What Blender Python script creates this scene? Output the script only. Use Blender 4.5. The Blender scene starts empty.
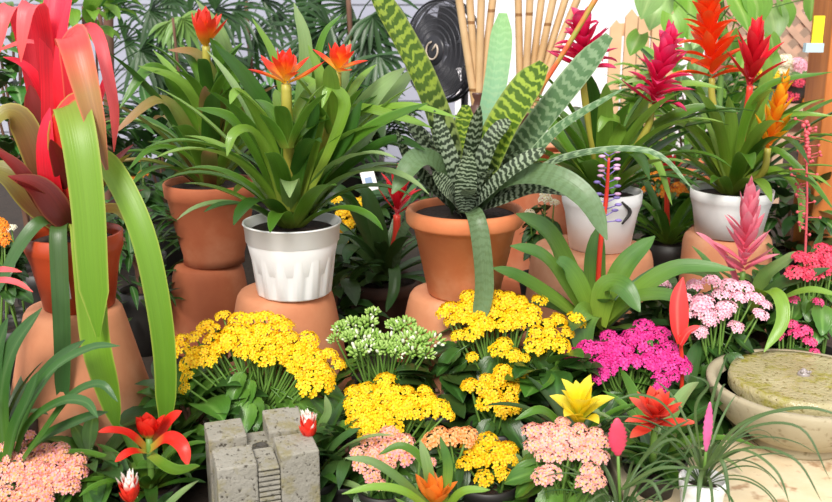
import bpy, math, random
from mathutils import Vector, Matrix, noise as mnoise
random.seed(7)
R = random.uniform
PI = math.pi
C = bpy.context.scene.collection
# ------------------------------------------------------------------ camera
CAMZ, PITCH, F = 0.74, math.radians(14.8), 950.0
cp, sp_ = math.cos(PITCH), math.sin(PITCH)
cd = bpy.data.cameras.new('camera'); cam = bpy.data.objects.new('camera', cd); C.objects.link(cam)
cam.location = (0, 0, CAMZ); cam.rotation_euler = (PI/2 - PITCH, 0, 0)
cd.sensor_width = 36; cd.lens = 36*F/832; cd.clip_start = .02
cd.dof.use_dof = True; cd.dof.focus_distance = 1.6; cd.dof.aperture_fstop = 9
bpy.context.scene.camera = cam
def P(px, py, Y):
    x = (px-416)/F; u = (251-py)/F
    d = Vector((x, cp+u*sp_, -sp_+u*cp)); t = Y/d.y
    return Vector((d.x*t, Y, CAMZ+d.z*t))
def S(py, Y):                                  # metres per pixel there
    u = (251-py)/F
    return Y/(cp+u*sp_)/F
# ------------------------------------------------------------------ materials
def lin(h):
    if isinstance(h, str):
        h = [int(h[i:i+2], 16)/255 for i in (0, 2, 4)]
    return tuple(((c/12.92) if c <= .04045 else ((c+.055)/1.055)**2.4) for c in h[:3]) + (1,)
class NT:
    def __init__(s, name):
        s.m = bpy.data.materials.new(name); s.m.use_nodes = True; s.t = s.m.node_tree; s.t.nodes.clear()
        s.out = s.n('ShaderNodeOutputMaterial')
    def n(s, k, **kw):
        nd = s.t.nodes.new(k)
        for a, b in kw.items(): setattr(nd, a, b)
        return nd
    def l(s, a, b): s.t.links.new(a, b)
    def inp(s, nd, i, v):
        if hasattr(v, 'is_linked') or isinstance(v, bpy.types.NodeSocket): s.l(v, nd.inputs[i])
        else: nd.inputs[i].default_value = v
    def math(s, op, a, b=0.0, c=None):
        nd = s.n('ShaderNodeMath', operation=op); s.inp(nd, 0, a); s.inp(nd, 1, b)
        if c is not None: s.inp(nd, 2, c)
        return nd.outputs[0]
    def mix(s, f, a, b, bt='MIX'):
        nd = s.n('ShaderNodeMix', data_type='RGBA', blend_type=bt)
        s.inp(nd, 0, f); s.inp(nd, 6, a); s.inp(nd, 7, b); return nd.outputs[2]
    def ramp(s, f, stops, interp='LINEAR'):
        nd = s.n('ShaderNodeValToRGB'); s.l(f, nd.inputs[0]); cr = nd.color_ramp; cr.interpolation = interp
        while len(cr.elements) < len(stops): cr.elements.new(.5)
        for e, (p, c) in zip(cr.elements, stops): e.position = p; e.color = c if len(c) == 4 else lin(c)
        return nd.outputs[0]
    def noise(s, vec, scale, detail=3, rough=.5):
        nd = s.n('ShaderNodeTexNoise'); nd.inputs['Scale'].default_value = scale
        nd.inputs['Detail'].default_value = detail; nd.inputs['Roughness'].default_value = rough
        if vec: s.l(vec, nd.inputs['Vector'])
        return nd.outputs[0]
    def obj(s): return s.n('ShaderNodeTexCoord').outputs['Object']
    def surf(s, col, rough=.5, trans=0.0, bump=None, bstr=.3, bdist=.002, metallic=0, spec=.5, tcol=None, coat=0):
        b = s.n('ShaderNodeBsdfPrincipled'); s.inp(b, 'Base Color', col); s.inp(b, 'Roughness', rough)
        b.inputs['Metallic'].default_value = metallic; b.inputs['Specular IOR Level'].default_value = spec
        b.inputs['Coat Weight'].default_value = coat
        if bump is not None:
            bn = s.n('ShaderNodeBump'); bn.inputs['Strength'].default_value = bstr; bn.inputs['Distance'].default_value = bdist
            s.l(bump, bn.inputs['Height']); s.l(bn.outputs[0], b.inputs['Normal'])
        o = b.outputs[0]
        if trans:
            tr = s.n('ShaderNodeBsdfTranslucent'); s.inp(tr, 'Color', col)
            mx = s.n('ShaderNodeMixShader'); mx.inputs[0].default_value = trans
            s.l(o, mx.inputs[1]); s.l(tr.outputs[0], mx.inputs[2]); o = mx.outputs[0]
        s.l(o, s.out.inputs[0]); return s.m
def leafmat(name, stops, edge=None, mid=None, rough=.38, trans=.3, bands=None, streak=.25, rnd=.25):
    """stops: pigment along the leaf from base (0) to tip (1). bands=(colour, count, strength)"""
    t = NT(name)
    uv = t.n('ShaderNodeUVMap').outputs[0]
    sx = t.n('ShaderNodeSeparateXYZ'); t.l(uv, sx.inputs[0]); u, v = sx.outputs[0], sx.outputs[1]
    info = t.n('ShaderNodeObjectInfo').outputs['Random']
    if len(stops) == 1: stops = [(0, stops[0]), (1, stops[0])]
    col = t.ramp(v, stops)
    au = t.math('ABSOLUTE', t.math('SUBTRACT', u, .5))
    if bands:
        bc, n, st = bands
        cx = t.n('ShaderNodeCombineXYZ'); t.l(t.math('MULTIPLY', u, 5.0), cx.inputs[0]); t.l(t.math('MULTIPLY', v, n*1.1), cx.inputs[1]); t.l(t.math('MULTIPLY', info, 9.0), cx.inputs[2])
        nz = t.noise(cx.outputs[0], 1.0, 2)
        ph = t.math('ADD', t.math('MULTIPLY', v, float(n)), t.math('MULTIPLY', nz, 1.5))
        ph = t.math('ADD', ph, t.math('MULTIPLY', au, -.7))
        s_ = t.math('SINE', t.math('MULTIPLY', ph, 2*PI))
        f = t.n('ShaderNodeMapRange'); f.inputs[1].default_value = -.75; f.inputs[2].default_value = .15
        f.inputs[3].default_value = 0; f.inputs[4].default_value = st; t.l(s_, f.inputs[0])
        bcol = t.ramp(v, bc) if isinstance(bc, list) else lin(bc)
        col = t.mix(f.outputs[0], col, bcol)
    if mid:
        f = t.n('ShaderNodeMapRange'); f.inputs[1].default_value = .0; f.inputs[2].default_value = .12
        f.inputs[3].default_value = .7; f.inputs[4].default_value = 0; t.l(au, f.inputs[0]); col = t.mix(f.outputs[0], col, lin(mid))
    if edge:
        f = t.n('ShaderNodeMapRange'); f.inputs[1].default_value = .42; f.inputs[2].default_value = .5
        f.inputs[3].default_value = 0; f.inputs[4].default_value = .8; t.l(au, f.inputs[0]); col = t.mix(f.outputs[0], col, lin(edge))
    cx = t.n('ShaderNodeCombineXYZ'); t.l(t.math('MULTIPLY', u, 22.0), cx.inputs[0]); t.l(t.math('MULTIPLY', v, 2.5), cx.inputs[1]); t.l(t.math('MULTIPLY', info, 30.0), cx.inputs[2])
    nz = t.noise(cx.outputs[0], 1.0, 3)
    val = t.math('ADD', t.math('MULTIPLY', t.math('SUBTRACT', nz, .5), streak*2), t.math('ADD', 1-rnd/2, t.math('MULTIPLY', info, rnd)))
    hs = t.n('ShaderNodeHueSaturation'); t.l(val, hs.inputs['Value']); t.l(col, hs.inputs['Color'])
    return t.surf(hs.outputs[0], rough, trans, bump=nz, bstr=.25, bdist=.002)
def petalmat(name, a, b, centre, rough=.55, trans=.25, cen=.28):
    t = NT(name); uv = t.n('ShaderNodeUVMap').outputs[0]
    sx = t.n('ShaderNodeSeparateXYZ'); t.l(uv, sx.inputs[0])
    info = t.n('ShaderNodeObjectInfo').outputs['Random']
    f = t.math('FRACT', t.math('ADD', sx.outputs[0], info))
    col = t.ramp(f, [(0, a), (1, b)])
    fr = t.n('ShaderNodeMapRange'); fr.inputs[1].default_value = cen*.6; fr.inputs[2].default_value = cen*1.4
    t.l(sx.outputs[1], fr.inputs[0]); col = t.mix(fr.outputs[0], lin(centre), col)
    return t.surf(col, rough, trans)
def solid(name, c, rough=.5, var=.1, scale=20, bump=0, metallic=0, spec=.5, trans=0, c2=None, coat=0):
    t = NT(name); o = t.obj(); nz = t.noise(o, scale, 4)
    c = lin(c); d = lin(c2) if c2 else tuple(x*(1-var) for x in c[:3])+(1,)
    col = t.ramp(nz, [(.35, d), (.65, c)])
    return t.surf(col, rough, trans, bump=nz if bump else None, bstr=bump, bdist=.003, metallic=metallic, spec=spec, coat=coat)
def terramat(name, a, b, bloom, amt=.5):
    t = NT(name); o = t.obj(); n1 = t.noise(o, 9, 5, .6); n2 = t.noise(o, 130, 2)
    col = t.ramp(n1, [(.3, a), (.7, b)])
    n3 = t.noise(o, 4.5, 5, .65)
    f = t.n('ShaderNodeMapRange'); f.inputs[1].default_value = .5; f.inputs[2].default_value = .75; f.inputs[4].default_value = amt; t.l(n3, f.inputs[0])
    col = t.mix(f.outputs[0], col, lin(bloom))
    return t.surf(col, .75, bump=n2, bstr=.15, bdist=.001)
def stonemat(name, a, b, dark, pits=90, moss=None, rough=.85, bstr=.6):
    t = NT(name); o = t.obj(); n1 = t.noise(o, 14, 6, .65)
    col = t.ramp(n1, [(.3, a), (.7, b)])
    n2 = t.noise(o, pits, 3, .6)
    f = t.n('ShaderNodeMapRange'); f.inputs[1].default_value = .58; f.inputs[2].default_value = .68; t.l(n2, f.inputs[0])
    col = t.mix(f.outputs[0], col, lin(dark))
    if moss:
        n3 = t.noise(o, 22, 5, .7)
        f = t.n('ShaderNodeMapRange'); f.inputs[1].default_value = .5; f.inputs[2].default_value = .62; f.inputs[4].default_value = .75; t.l(n3, f.inputs[0])
        col = t.mix(f.outputs[0], col, lin(moss))
    return t.surf(col, rough, bump=n2, bstr=bstr, bdist=-.003)
# ------------------------------------------------------------------ mesh builder
def cat(pts, n):
    out = []; m = len(pts)-1
    if m == 1: return [pts[0].lerp(pts[1], i/n) for i in range(n+1)]
    for i in range(n+1):
        s = i/n*m; k = min(int(s), m-1); f = s-k
        p1, p2 = pts[k], pts[k+1]; p0 = pts[k-1] if k > 0 else p1*2-p2; p3 = pts[k+2] if k+2 <= m else p2*2-p1
        out.append(.5*((2*p1)+(p2-p0)*f+(2*p0-5*p1+4*p2-p3)*f*f+(3*p1-p0-3*p2+p3)*f**3))
    return out
def lerpl(w, t):
    s = t*(len(w)-1); k = min(int(s), len(w)-2); f = s-k; return w[k]*(1-f)+w[k+1]*f
LEAFW = [.75, .8, .9, .97, 1, 1, .97, .9, .78, .55, .06]
STRAPW = [.8, .85, .9, .95, 1, 1, 1, 1, .97, .9, .12]
BLUNT = [.6, .75, .9, 1, 1, 1, 1, 1, 1, .92, .35]
BRACT = [.5, .7, .9, 1, .95, .8, .5, .04]
HINT = Vector((0, -.6, .8))
class MB:
    def __init__(s): s.v = []; s.f = []; s.uv = []; s.mi = []
    def add(s, v, f, uv=None, m=0):
        o = len(s.v); s.v += [tuple(a) for a in v]; s.uv += uv if uv else [(.5, .5)]*len(v)
        s.f += [tuple(i+o for i in a) for a in f]; s.mi += [m]*len(f)
    def ribbon(s, pts, w, prof=LEAFW, side=None, hint=HINT, fold=.16, n=18, cr=4, wav=0.0, m=0, vr=(0, 1), flip=False):
        c = cat([Vector(p) for p in pts], n); vs = []; uv = []; ps = None; ph = R(0, 6)
        for i, p in enumerate(c):
            T = (c[min(i+1, n)]-c[max(i-1, 0)])
            if T.length < 1e-7: T = Vector((0, 0, 1))
            T.normalize()
            if side is not None: sd = (side - T*side.dot(T))
            else:
                sd = T.cross(hint)
                if ps is not None:
                    if sd.dot(ps) < 0: sd = -sd
                    sd = sd + ps*.35
                sd = sd - T*sd.dot(T)
            if sd.length < 1e-5: sd = ps if ps else Vector((1, 0, 0))
            sd.normalize(); ps = sd
            nn = sd.cross(T)
            if side is None and nn.dot(hint) < 0: nn = -nn
            if flip: nn = -nn
            ww = lerpl(prof, i/n)*w*(1 if not callable(w) else 1)
            for j in range(cr+1):
                q = j/cr*2-1
                vs.append(p + sd*(q*ww/2) + nn*(fold*ww*(q*q-.3)) + nn*(wav*abs(q)*math.sin(ph+i*1.1)*ww))
                uv.append((j/cr, vr[0]+(vr[1]-vr[0])*i/n))
        fs = [(i*(cr+1)+j, i*(cr+1)+j+1, (i+1)*(cr+1)+j+1, (i+1)*(cr+1)+j) for i in range(n) for j in range(cr)]
        s.add(vs, fs, uv, m)
    def tube(s, pts, r, seg=7, n=None, m=0, caps=True):
        pts = [Vector(p) for p in pts]; n = n or max(1, (len(pts)-1)*(1 if len(pts) == 2 else 5))
        c = cat(pts, n); rr = r if isinstance(r, (list, tuple)) else [r, r]; vs = []; uv = []; ref = None
        for i, p in enumerate(c):
            T = (c[min(i+1, n)]-c[max(i-1, 0)]).normalized()
            if ref is None: ref = T.orthogonal().normalized()
            ref = (ref - T*ref.dot(T)).normalized(); b = T.cross(ref); q = lerpl(rr, i/n)
            for j in range(seg):
                a = 2*PI*j/seg; vs.append(p+ref*math.cos(a)*q+b*math.sin(a)*q); uv.append((j/seg, i/n))
        fs = [(i*seg+j, i*seg+(j+1) % seg, (i+1)*seg+(j+1) % seg, (i+1)*seg+j) for i in range(n) for j in range(seg)]
        if caps: fs += [tuple(range(seg))[::-1], tuple(n*seg+j for j in range(seg))]
        s.add(vs, fs, uv, m)
    def lathe(s, prof, loc=(0, 0, 0), seg=40, m=0, wob=0, flute=0, nfl=0, caps=True, mat=None):
        loc = Vector(loc); vs = []; uv = []; n = len(prof)
        for i, q in enumerate(prof):
            r, z = q[0], q[1]; fl = flute if len(q) > 2 else 0
            for j in range(seg):
                a = 2*PI*j/seg; rr = r*(1+wob*mnoise.noise(Vector((math.cos(a)*2, math.sin(a)*2, z*20))))
                if fl: rr *= 1+fl*(1 if math.cos(a*nfl) > 0 else -1)
                p = Vector((rr*math.cos(a), rr*math.sin(a), z))
                if mat: p = mat @ p
                vs.append(loc+p); uv.append((j/seg, i/max(1, n-1)))
        fs = [(i*seg+j, i*seg+(j+1) % seg, (i+1)*seg+(j+1) % seg, (i+1)*seg+j) for i in range(n-1) for j in range(seg)]
        if caps:
            if prof[0][0] > 1e-4: fs.append(tuple(range(seg))[::-1])
            if prof[-1][0] > 1e-4: fs.append(tuple((n-1)*seg+j for j in range(seg)))
        s.add(vs, fs, uv, m)
    def box(s, lo, hi, M=None, m=0, top=None):
        x0, y0, z0 = lo; x1, y1, z1 = hi
        v = [Vector(p) for p in ((x0, y0, z0), (x1, y0, z0), (x1, y1, z0), (x0, y1, z0), (x0, y0, z1), (x1, y0, z1), (x1, y1, z1), (x0, y1, z1))]
        if top:
            for i in range(4): v[4+i].z += top[i]
        if M: v = [M @ a for a in v]
        s.add(v, [(0, 3, 2, 1), (4, 5, 6, 7), (0, 1, 5, 4), (1, 2, 6, 5), (2, 3, 7, 6), (3, 0, 4, 7)], None, m)
    def ball(s, c, r, seg=8, ring=6, M=None, uv=None, m=0):
        vs = []; u = []
        r = r if isinstance(r, (tuple, list)) else (r, r, r); c = Vector(c)
        for i in range(ring+1):
            th = PI*i/ring
            for j in range(seg):
                a = 2*PI*j/seg; p = Vector((r[0]*math.sin(th)*math.cos(a), r[1]*math.sin(th)*math.sin(a), -r[2]*math.cos(th)))
                if M: p = M @ p
                vs.append(c+p); u.append(uv or (j/seg, i/ring))
        s.add(vs, [(i*seg+j, i*seg+(j+1) % seg, (i+1)*seg+(j+1) % seg, (i+1)*seg+j) for i in range(ring) for j in range(seg)], u, m)
    def mesh(s, name, mats, off=Vector((0, 0, 0)), smooth=True):
        me = bpy.data.meshes.new(name)
        me.from_pydata([(a[0]-off[0], a[1]-off[1], a[2]-off[2]) for a in s.v], [], s.f)
        ul = me.uv_layers.new(name='UVMap'); li = [0]*len(me.loops); me.loops.foreach_get('vertex_index', li)
        d = [0.0]*(2*len(li))
        for i, k in enumerate(li): d[2*i], d[2*i+1] = s.uv[k]
        ul.data.foreach_set('uv', d)
        for m in (mats if isinstance(mats, (list, tuple)) else [mats]): me.materials.append(m)
        if any(s.mi): me.polygons.foreach_set('material_index', s.mi)
        if smooth: me.polygons.foreach_set('use_smooth', [True]*len(me.polygons))
        me.update(); return me
    def build(s, name, mats, parent=None, smooth=True, label=None, bevel=0):
        off = parent['_w'] if parent else (0, 0, 0)
        off = Vector(off)
        o = bpy.data.objects.new(name, s.mesh(name, mats, off, smooth)); C.objects.link(o)
        if parent: o.parent = parent
        o['_w'] = tuple(off)
        if label: o['label'] = label
        if bevel:
            b = o.modifiers.new('bevel', 'BEVEL'); b.width = bevel; b.segments = 2; b.limit_method = 'ANGLE'
        return o
def tag(o, label, cat_, group=None, kind=None):
    if kind: o['kind'] = kind
    else:
        o['label'] = label; o['category'] = cat_
    if group: o['group'] = group
    return o
def thing(name, label, cat_, loc, group=None):
    o = bpy.data.objects.new(name, None); C.objects.link(o); o.location = loc; o.empty_display_size = .03
    o['_w'] = tuple(loc); return tag(o, label, cat_, group)
# one leaf traced with picture points
def leaf(root, mat, pts, wpx, prof=LEAFW, Y=None, name='leaf', label=None, **k):
    q = []
    for p in pts:
        y = p[2] if len(p) > 2 else Y
        q.append(P(p[0], p[1], y))
    py = sum(p[1] for p in pts)/len(pts); yy = sum((p[2] if len(p) > 2 else Y) for p in pts)/len(pts)
    b = MB(); b.ribbon(q, wpx*S(py, yy), prof, **k)
    return b.build(name, mat, root, label=label)
def curve(base, az, e0, L, droop, n=9, pw=1.4):
    d = Vector((math.cos(az), math.sin(az), 0)); p = Vector(base); out = [p.copy()]
    for i in range(n):
        e = e0 - droop*((i+.5)/n)**pw
        p = p + (d*math.cos(e)+Vector((0, 0, 1))*math.sin(e))*(L/n); out.append(p.copy())
    return out
def rosette(root, base, mats, n, L, W, e=(80, 20), droop=(40, 100), prof=LEAFW, az0=0, azr=(0, 360), r0=.006, fold=.16, name='leaf', nn=14, cr=4, floor=None, avoid=None):
    for i in range(n):
        t = (i+.5)/n; az = math.radians(azr[0]+((az0+i*137.5) % 360)/360*(azr[1]-azr[0]))+R(-.15, .15)
        if avoid and any(abs(((math.degrees(az)-a+180) % 360)-180) < w for a, w in avoid): continue
        e0 = math.radians(e[0]+(e[1]-e[0])*t+R(-6, 6)); ll = R(L[0], L[1])*(.75+.35*math.sin(PI*min(1, t*1.1+.1)))
        dr = math.radians(R(*droop)); d = Vector((math.cos(az), math.sin(az), 0))
        pts = curve(Vector(base)+d*r0*(.3+t), az, e0, ll, dr)
        if floor is not None:
            for p in pts:
                if p.z < floor: p.z = floor+R(0, .004)
        sd = Vector((-d.y, d.x, 0)); b = MB()
        b.ribbon(pts, R(W[0], W[1]), prof, side=-sd, fold=fold, n=nn, cr=cr)
        b.build(name, random.choice(mats) if isinstance(mats, list) else mats, root)
# ------------------------------------------------------------------ material palette
M = {}
M['guz'] = leafmat('guzmania_leaf', [(0, '8c9a3c'), (.25, '5c8626'), (1, '4a7826')], rough=.3, edge='7aa84a')
M['guz2'] = leafmat('guzmania_leaf_light', [(0, '949e40'), (.3, '769c30'), (1, '7fa648')], rough=.28)
M['guz3'] = leafmat('guzmania_leaf_deep', [(0, '6e7e2a'), (.3, '3c6620'), (1, '386026')], rough=.3)
M['guzpale'] = leafmat('guzmania_leaf_pale', [(0, '7c9040'), (.4, '6c904a'), (1, '96b078')], rough=.3)
M['guzred'] = leafmat('guzmania_leaf_bronze', [(0, '7a3a22'), (.5, '7a8a40'), (.85, 'a08050'), (1, 'b4826a')], rough=.32)
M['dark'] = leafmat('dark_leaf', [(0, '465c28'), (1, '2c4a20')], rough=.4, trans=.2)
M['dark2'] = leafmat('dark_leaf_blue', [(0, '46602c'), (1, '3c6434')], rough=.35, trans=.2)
M['straplight'] = leafmat('broad_strap_leaf', [(0, 'c43a2c'), (.36, 'd8382c'), (.415, 'e04838'), (.44, '8a9c3c'), (.6, '78a02c'), (1, '64901e')], edge='a8b450', rough=.42, streak=.15, rnd=0)
M['strapgreen'] = leafmat('long_strap_leaf', [(0, '808a38'), (.35, '7ea034'), (.6, '729e2a'), (1, '52801c')], edge='a8b84c', rough=.42, streak=.15, rnd=0)
M['redolive'] = leafmat('red_olive_leaf', [(0, '7a2018'), (.35, 'e8263a'), (.48, 'f45c5c'), (.68, 'e8504c'), (.82, 'a87c48'), (1, '8a5a40')], edge='e87a60', rough=.38, rnd=0)
M['red'] = leafmat('scarlet_leaf', [(0, '5a1a16'), (.3, 'b81c20'), (.55, 'f01c34'), (1, 'ff4a66')], rough=.38, trans=.4, rnd=.1)
M['coral'] = leafmat('coral_leaf', [(0, '7a201a'), (.4, 'e8283c'), (.65, 'fb6a72'), (1, 'f0605a')], rough=.38, trans=.35, rnd=.1)
M['maroon'] = leafmat('maroon_leaf', [(0, '4a1c18'), (.6, '6a2220'), (1, '8a2a28')], rough=.4, edge='8a5030')
M['olive'] = leafmat('olive_leaf', [(0, '5a2a20'), (.4, '74502c'), (1, '8a8a3a')], edge='a8a048', rough=.4)
M['bandg'] = leafmat('banded_green_leaf', [(0, '8a9880'), (.3, '92a462'), (.5, '98b038'), (1, 'a2ba44')], bands=([(0, '20281c'), (.35, '28381a'), (.5, '4a6a1a'), (1, '46681a')], 21, .97), edge='9aaa58', rough=.35, trans=.3, streak=.15)
M['bands'] = leafmat('banded_silver_leaf', [(0, '96a48e'), (.5, '86a078'), (1, '8cac80')], bands=([(0, '20281e'), (.35, '2c3a26'), (.6, '50744a'), (1, '5c8654')], 22, .92), edge='b0c8a0', rough=.35, streak=.15)
M['bandd'] = leafmat('banded_dark_leaf', [(0, '8c9a86'), (1, '9aaa8a')], bands=([(0, '1c241a'), (1, '2a3a22')], 18, .97), rough=.35, streak=.15)
M['bandm'] = leafmat('banded_mint_leaf', [(0, '485a40'), (.35, '86a880'), (.6, 'a2cca0'), (1, 'aad896')], bands=([(0, 'a4b8a0'), (.5, '8cc09a'), (1, '98cf88')], 26, .7), rough=.4, trans=.45, streak=.1)
M['greyg'] = leafmat('grey_green_leaf', [(0, '4c5c3a'), (.4, '5c744c'), (1, '6a865c')], rough=.38, bands=('72906a', 20, .4))
M['aech'] = leafmat('aechmea_leaf', [(0, '98b440'), (.3, '74983a'), (.7, '507a38'), (1, '5e8848')], rough=.35)
M['bigdark'] = leafmat('front_dark_leaf', [(0, '5a8430'), (.4, '3a6428'), (1, '42683a')], rough=.3, mid='587a44')
M['tilg'] = leafmat('grassy_leaf', [(0, '5c7440'), (1, '4e6840')], rough=.45, trans=.15)
M['kal'] = leafmat('kalanchoe_leaf', [(0, '5a8230'), (1, '3c6a24')], rough=.3, trans=.15, mid='6f9a48')
M['kald'] = leafmat('kalanchoe_leaf_dark', [(0, '3a5c24'), (1, '26481a')], rough=.32, trans=.12, mid='4a7838')
M['heart'] = leafmat('heart_leaf', [(0, '88b848'), (1, '6fa83c')], rough=.35, trans=.45, mid='b6d47a')
M['heartp'] = leafmat('heart_leaf_pale', [(0, 'a4c878'), (1, '98c47a')], rough=.3, trans=.45, mid='c0dc94')
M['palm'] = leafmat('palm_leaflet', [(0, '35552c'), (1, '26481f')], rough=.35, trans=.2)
M['palml'] = leafmat('palm_leaflet_light', [(0, '7a9a4c'), (1, '6a9448')], rough=.35, trans=.3)
M['shr'] = leafmat('shrub_leaf', [(0, '4a8030'), (1, '3c7430')], rough=.35, trans=.3, mid='a8c890')
M['shl'] = leafmat('shrub_leaf_light', [(0, '86b040'), (1, '8cbc4c')], rough=.35, trans=.45)
M['brR'] = leafmat('orange_red_bract', [(0, 'f8c838'), (.4, 'fa8a2c'), (.62, 'f4441f'), (1, 'ee3c34')], rough=.35, trans=.35, streak=.1)
M['brO'] = leafmat('orange_bract', [(0, 'f04a1c'), (.5, 'fb5018'), (1, 'f06a34')], rough=.35, trans=.35, streak=.1)
M['brM'] = leafmat('magenta_bract', [(0, 'c81444'), (.5, 'ec205e'), (.85, 'f04c80'), (1, 'c04070')], rough=.35, trans=.35, streak=.1)
M['brC'] = leafmat('crimson_bract', [(0, 'b81420'), (.6, 'e01c30'), (1, 'ee4048')], rough=.35, trans=.3, streak=.1)
M['brY'] = leafmat('yellow_bract', [(0, 'b8c030'), (.4, 'f2dc24'), (1, 'fff05a')], rough=.4, trans=.4, streak=.06, rnd=0)
M['brYo'] = leafmat('amber_bract', [(0, 'e87a18'), (.5, 'f0961c'), (1, 'fbc828')], rough=.4, trans=.35, streak=.08)
M['brP'] = leafmat('pink_bract', [(0, 'ee6480'), (.5, 'f6849c'), (1, 'f6a4b4')], rough=.45, trans=.35, streak=.1)
M['brS'] = leafmat('salmon_red_bract', [(0, 'c82c20'), (.5, 'f04a38'), (1, 'f27058')], rough=.4, trans=.3, streak=.1)
M['brW'] = leafmat('white_tipped_bract', [(0, 'e0201c'), (.55, 'f03428'), (.72, 'f8a898'), (.8, 'fbf4ea'), (1, 'fffdf4')], rough=.4, trans=.2, streak=.05)
M['brS2'] = leafmat('vivid_red_bract', [(0, 'd8281c'), (1, 'f23a28')], rough=.4, trans=.2, streak=.05)
M['brSc'] = leafmat('scarlet_bract', [(0, 'a8b040'), (.25, 'e02c20'), (.6, 'f0281c'), (1, 'e84030')], rough=.35, trans=.3, streak=.1)
M['brOr'] = leafmat('tangerine_bract', [(0, 'd8801c'), (.5, 'f58a2c'), (1, 'f08030')], rough=.4, trans=.3, streak=.1)
M['spath'] = leafmat('coral_spathe', [(0, 'd8302c'), (1, 'ee5a5c')], rough=.3, trans=.25, streak=.1, mid='f47a70')
M['stemg'] = solid('green_stalk', '648a3a', .5); M['stemr'] = solid('red_stalk', 'd83a28', .4); M['stemb'] = solid('brown_stem', '6a4a3a', .8)
M['stemo'] = solid('red_green_stalk', 'd8502c', .4, .2, 25, c2='8a9a3c')
M['stemm'] = solid('olive_stalk', 'a8a040', .45)
M['pink'] = solid('pink_paddle_bract', 'e86aa4', .45, .2, 60); M['rose'] = solid('rose_paddle_bract', 'd84460', .45, .2, 60)
M['purp'] = solid('violet_floret', '8a78c0', .5, .2); M['lilac'] = solid('lilac_floret', 'd8a8cc', .5, .2)
M['soil'] = solid('potting_soil', '3a261c', .95, .6, 160, bump=1.0, c2='180f0a')
M['terra'] = terramat('terracotta_orange', 'c87044', 'da8a5a', 'e8b898', .5)
M['terra2'] = terramat('terracotta_red', 'ae5c3a', 'c07048', 'cc9c80', .4)
M['terra3'] = terramat('terracotta_weathered', 'b87450', 'c88a64', 'd4ac90', .5)
M['brick'] = solid('red_brown_plastic', 'b0421f', .4, .12, 8)
M['white'] = solid('white_plastic', 'faf9fa', .35, .02, 10)
M['npot'] = solid('black_plastic', '2c2a28', .5, .2, 12); M['brownpot'] = solid('old_brown_clay', '6a4636', .7, .3, 10, c2='48342c')
M['kY'] = petalmat('yellow_petals', 'f6c60a', 'fddc18', 'f0a808'); M['kY2'] = petalmat('golden_petals', 'f8c408', 'fbd618', 'e89a10')
M['kP'] = petalmat('pale_pink_petals', 'f6b4c8', 'fad4de', 'e88aa8'); M['kS'] = petalmat('salmon_pink_petals', 'f4a4a8', 'f8c0b8', 'f0c070', cen=.4)
M['kM'] = petalmat('magenta_petals', 'e0208c', 'f048a8', 'b01468'); M['kR'] = petalmat('rose_red_petals', 'e03a5c', 'ee5872', 'c0284a')
M['kH'] = petalmat('hot_pink_petals', 'ea3a80', 'f26498', 'c82460'); M['kO'] = petalmat('apricot_petals', 'f4a868', 'f2bc84', 'f08a30', cen=.4)
M['kL'] = petalmat('peach_pink_petals', 'f2a0b0', 'f8c2ae', 'f4b060', cen=.45); M['kW'] = petalmat('white_green_buds', '8cb848', 'b8d47c', 'f4f6e0', cen=.3)
M['kOr'] = petalmat('orange_petals', 'f08018', 'f8a020', 'f0c040'); M['kWh'] = petalmat('cream_petals', 'f4efd8', 'fffbe8', 'e8d880')
# ------------------------------------------------------------------ setting
g = MB(); g.box((-4, .3, -.1), (5, 9, 0)); o = g.build('floor', stonemat('dark_soil_ground', '3a2e24', '2c241c', '14100c', 60), smooth=False); o['kind'] = 'structure'
def sidingmat(name, a, b, line, freq):
    t = NT(name); sx = t.n('ShaderNodeSeparateXYZ'); t.l(t.obj(), sx.inputs[0])
    f = t.math('FRACT', t.math('MULTIPLY', sx.outputs[2], freq)); q = t.math('LESS_THAN', f, .06)
    n1 = t.noise(t.obj(), 3, 3); c = t.mix(n1, lin(a), lin(b)); c = t.mix(q, c, lin(line))
    return t.surf(c, .7)
w = MB(); w.box((-3.6, 4.4, 0), (.18, 4.5, 2.6)); o = w.build('wall_left', sidingmat('lilac_grey_boards', '9c9eb0', 'aaacbc', '62646e', 7), smooth=False); o['kind'] = 'structure'
w = MB(); w.box((.18, 4.4, 0), (1.35, 4.5, 2.6)); o = w.build('wall_back', solid('white_painted_wall', 'eeeaf0', .8, .03, 4), smooth=False); o['kind'] = 'structure'
w = MB(); w.box((1.35, 7.0, 0), (6, 7.1, 2.6)); o = w.build('wall_right', solid('pale_far_wall', 'a88c78', .8, .3, 3), smooth=False); o['kind'] = 'structure'
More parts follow.
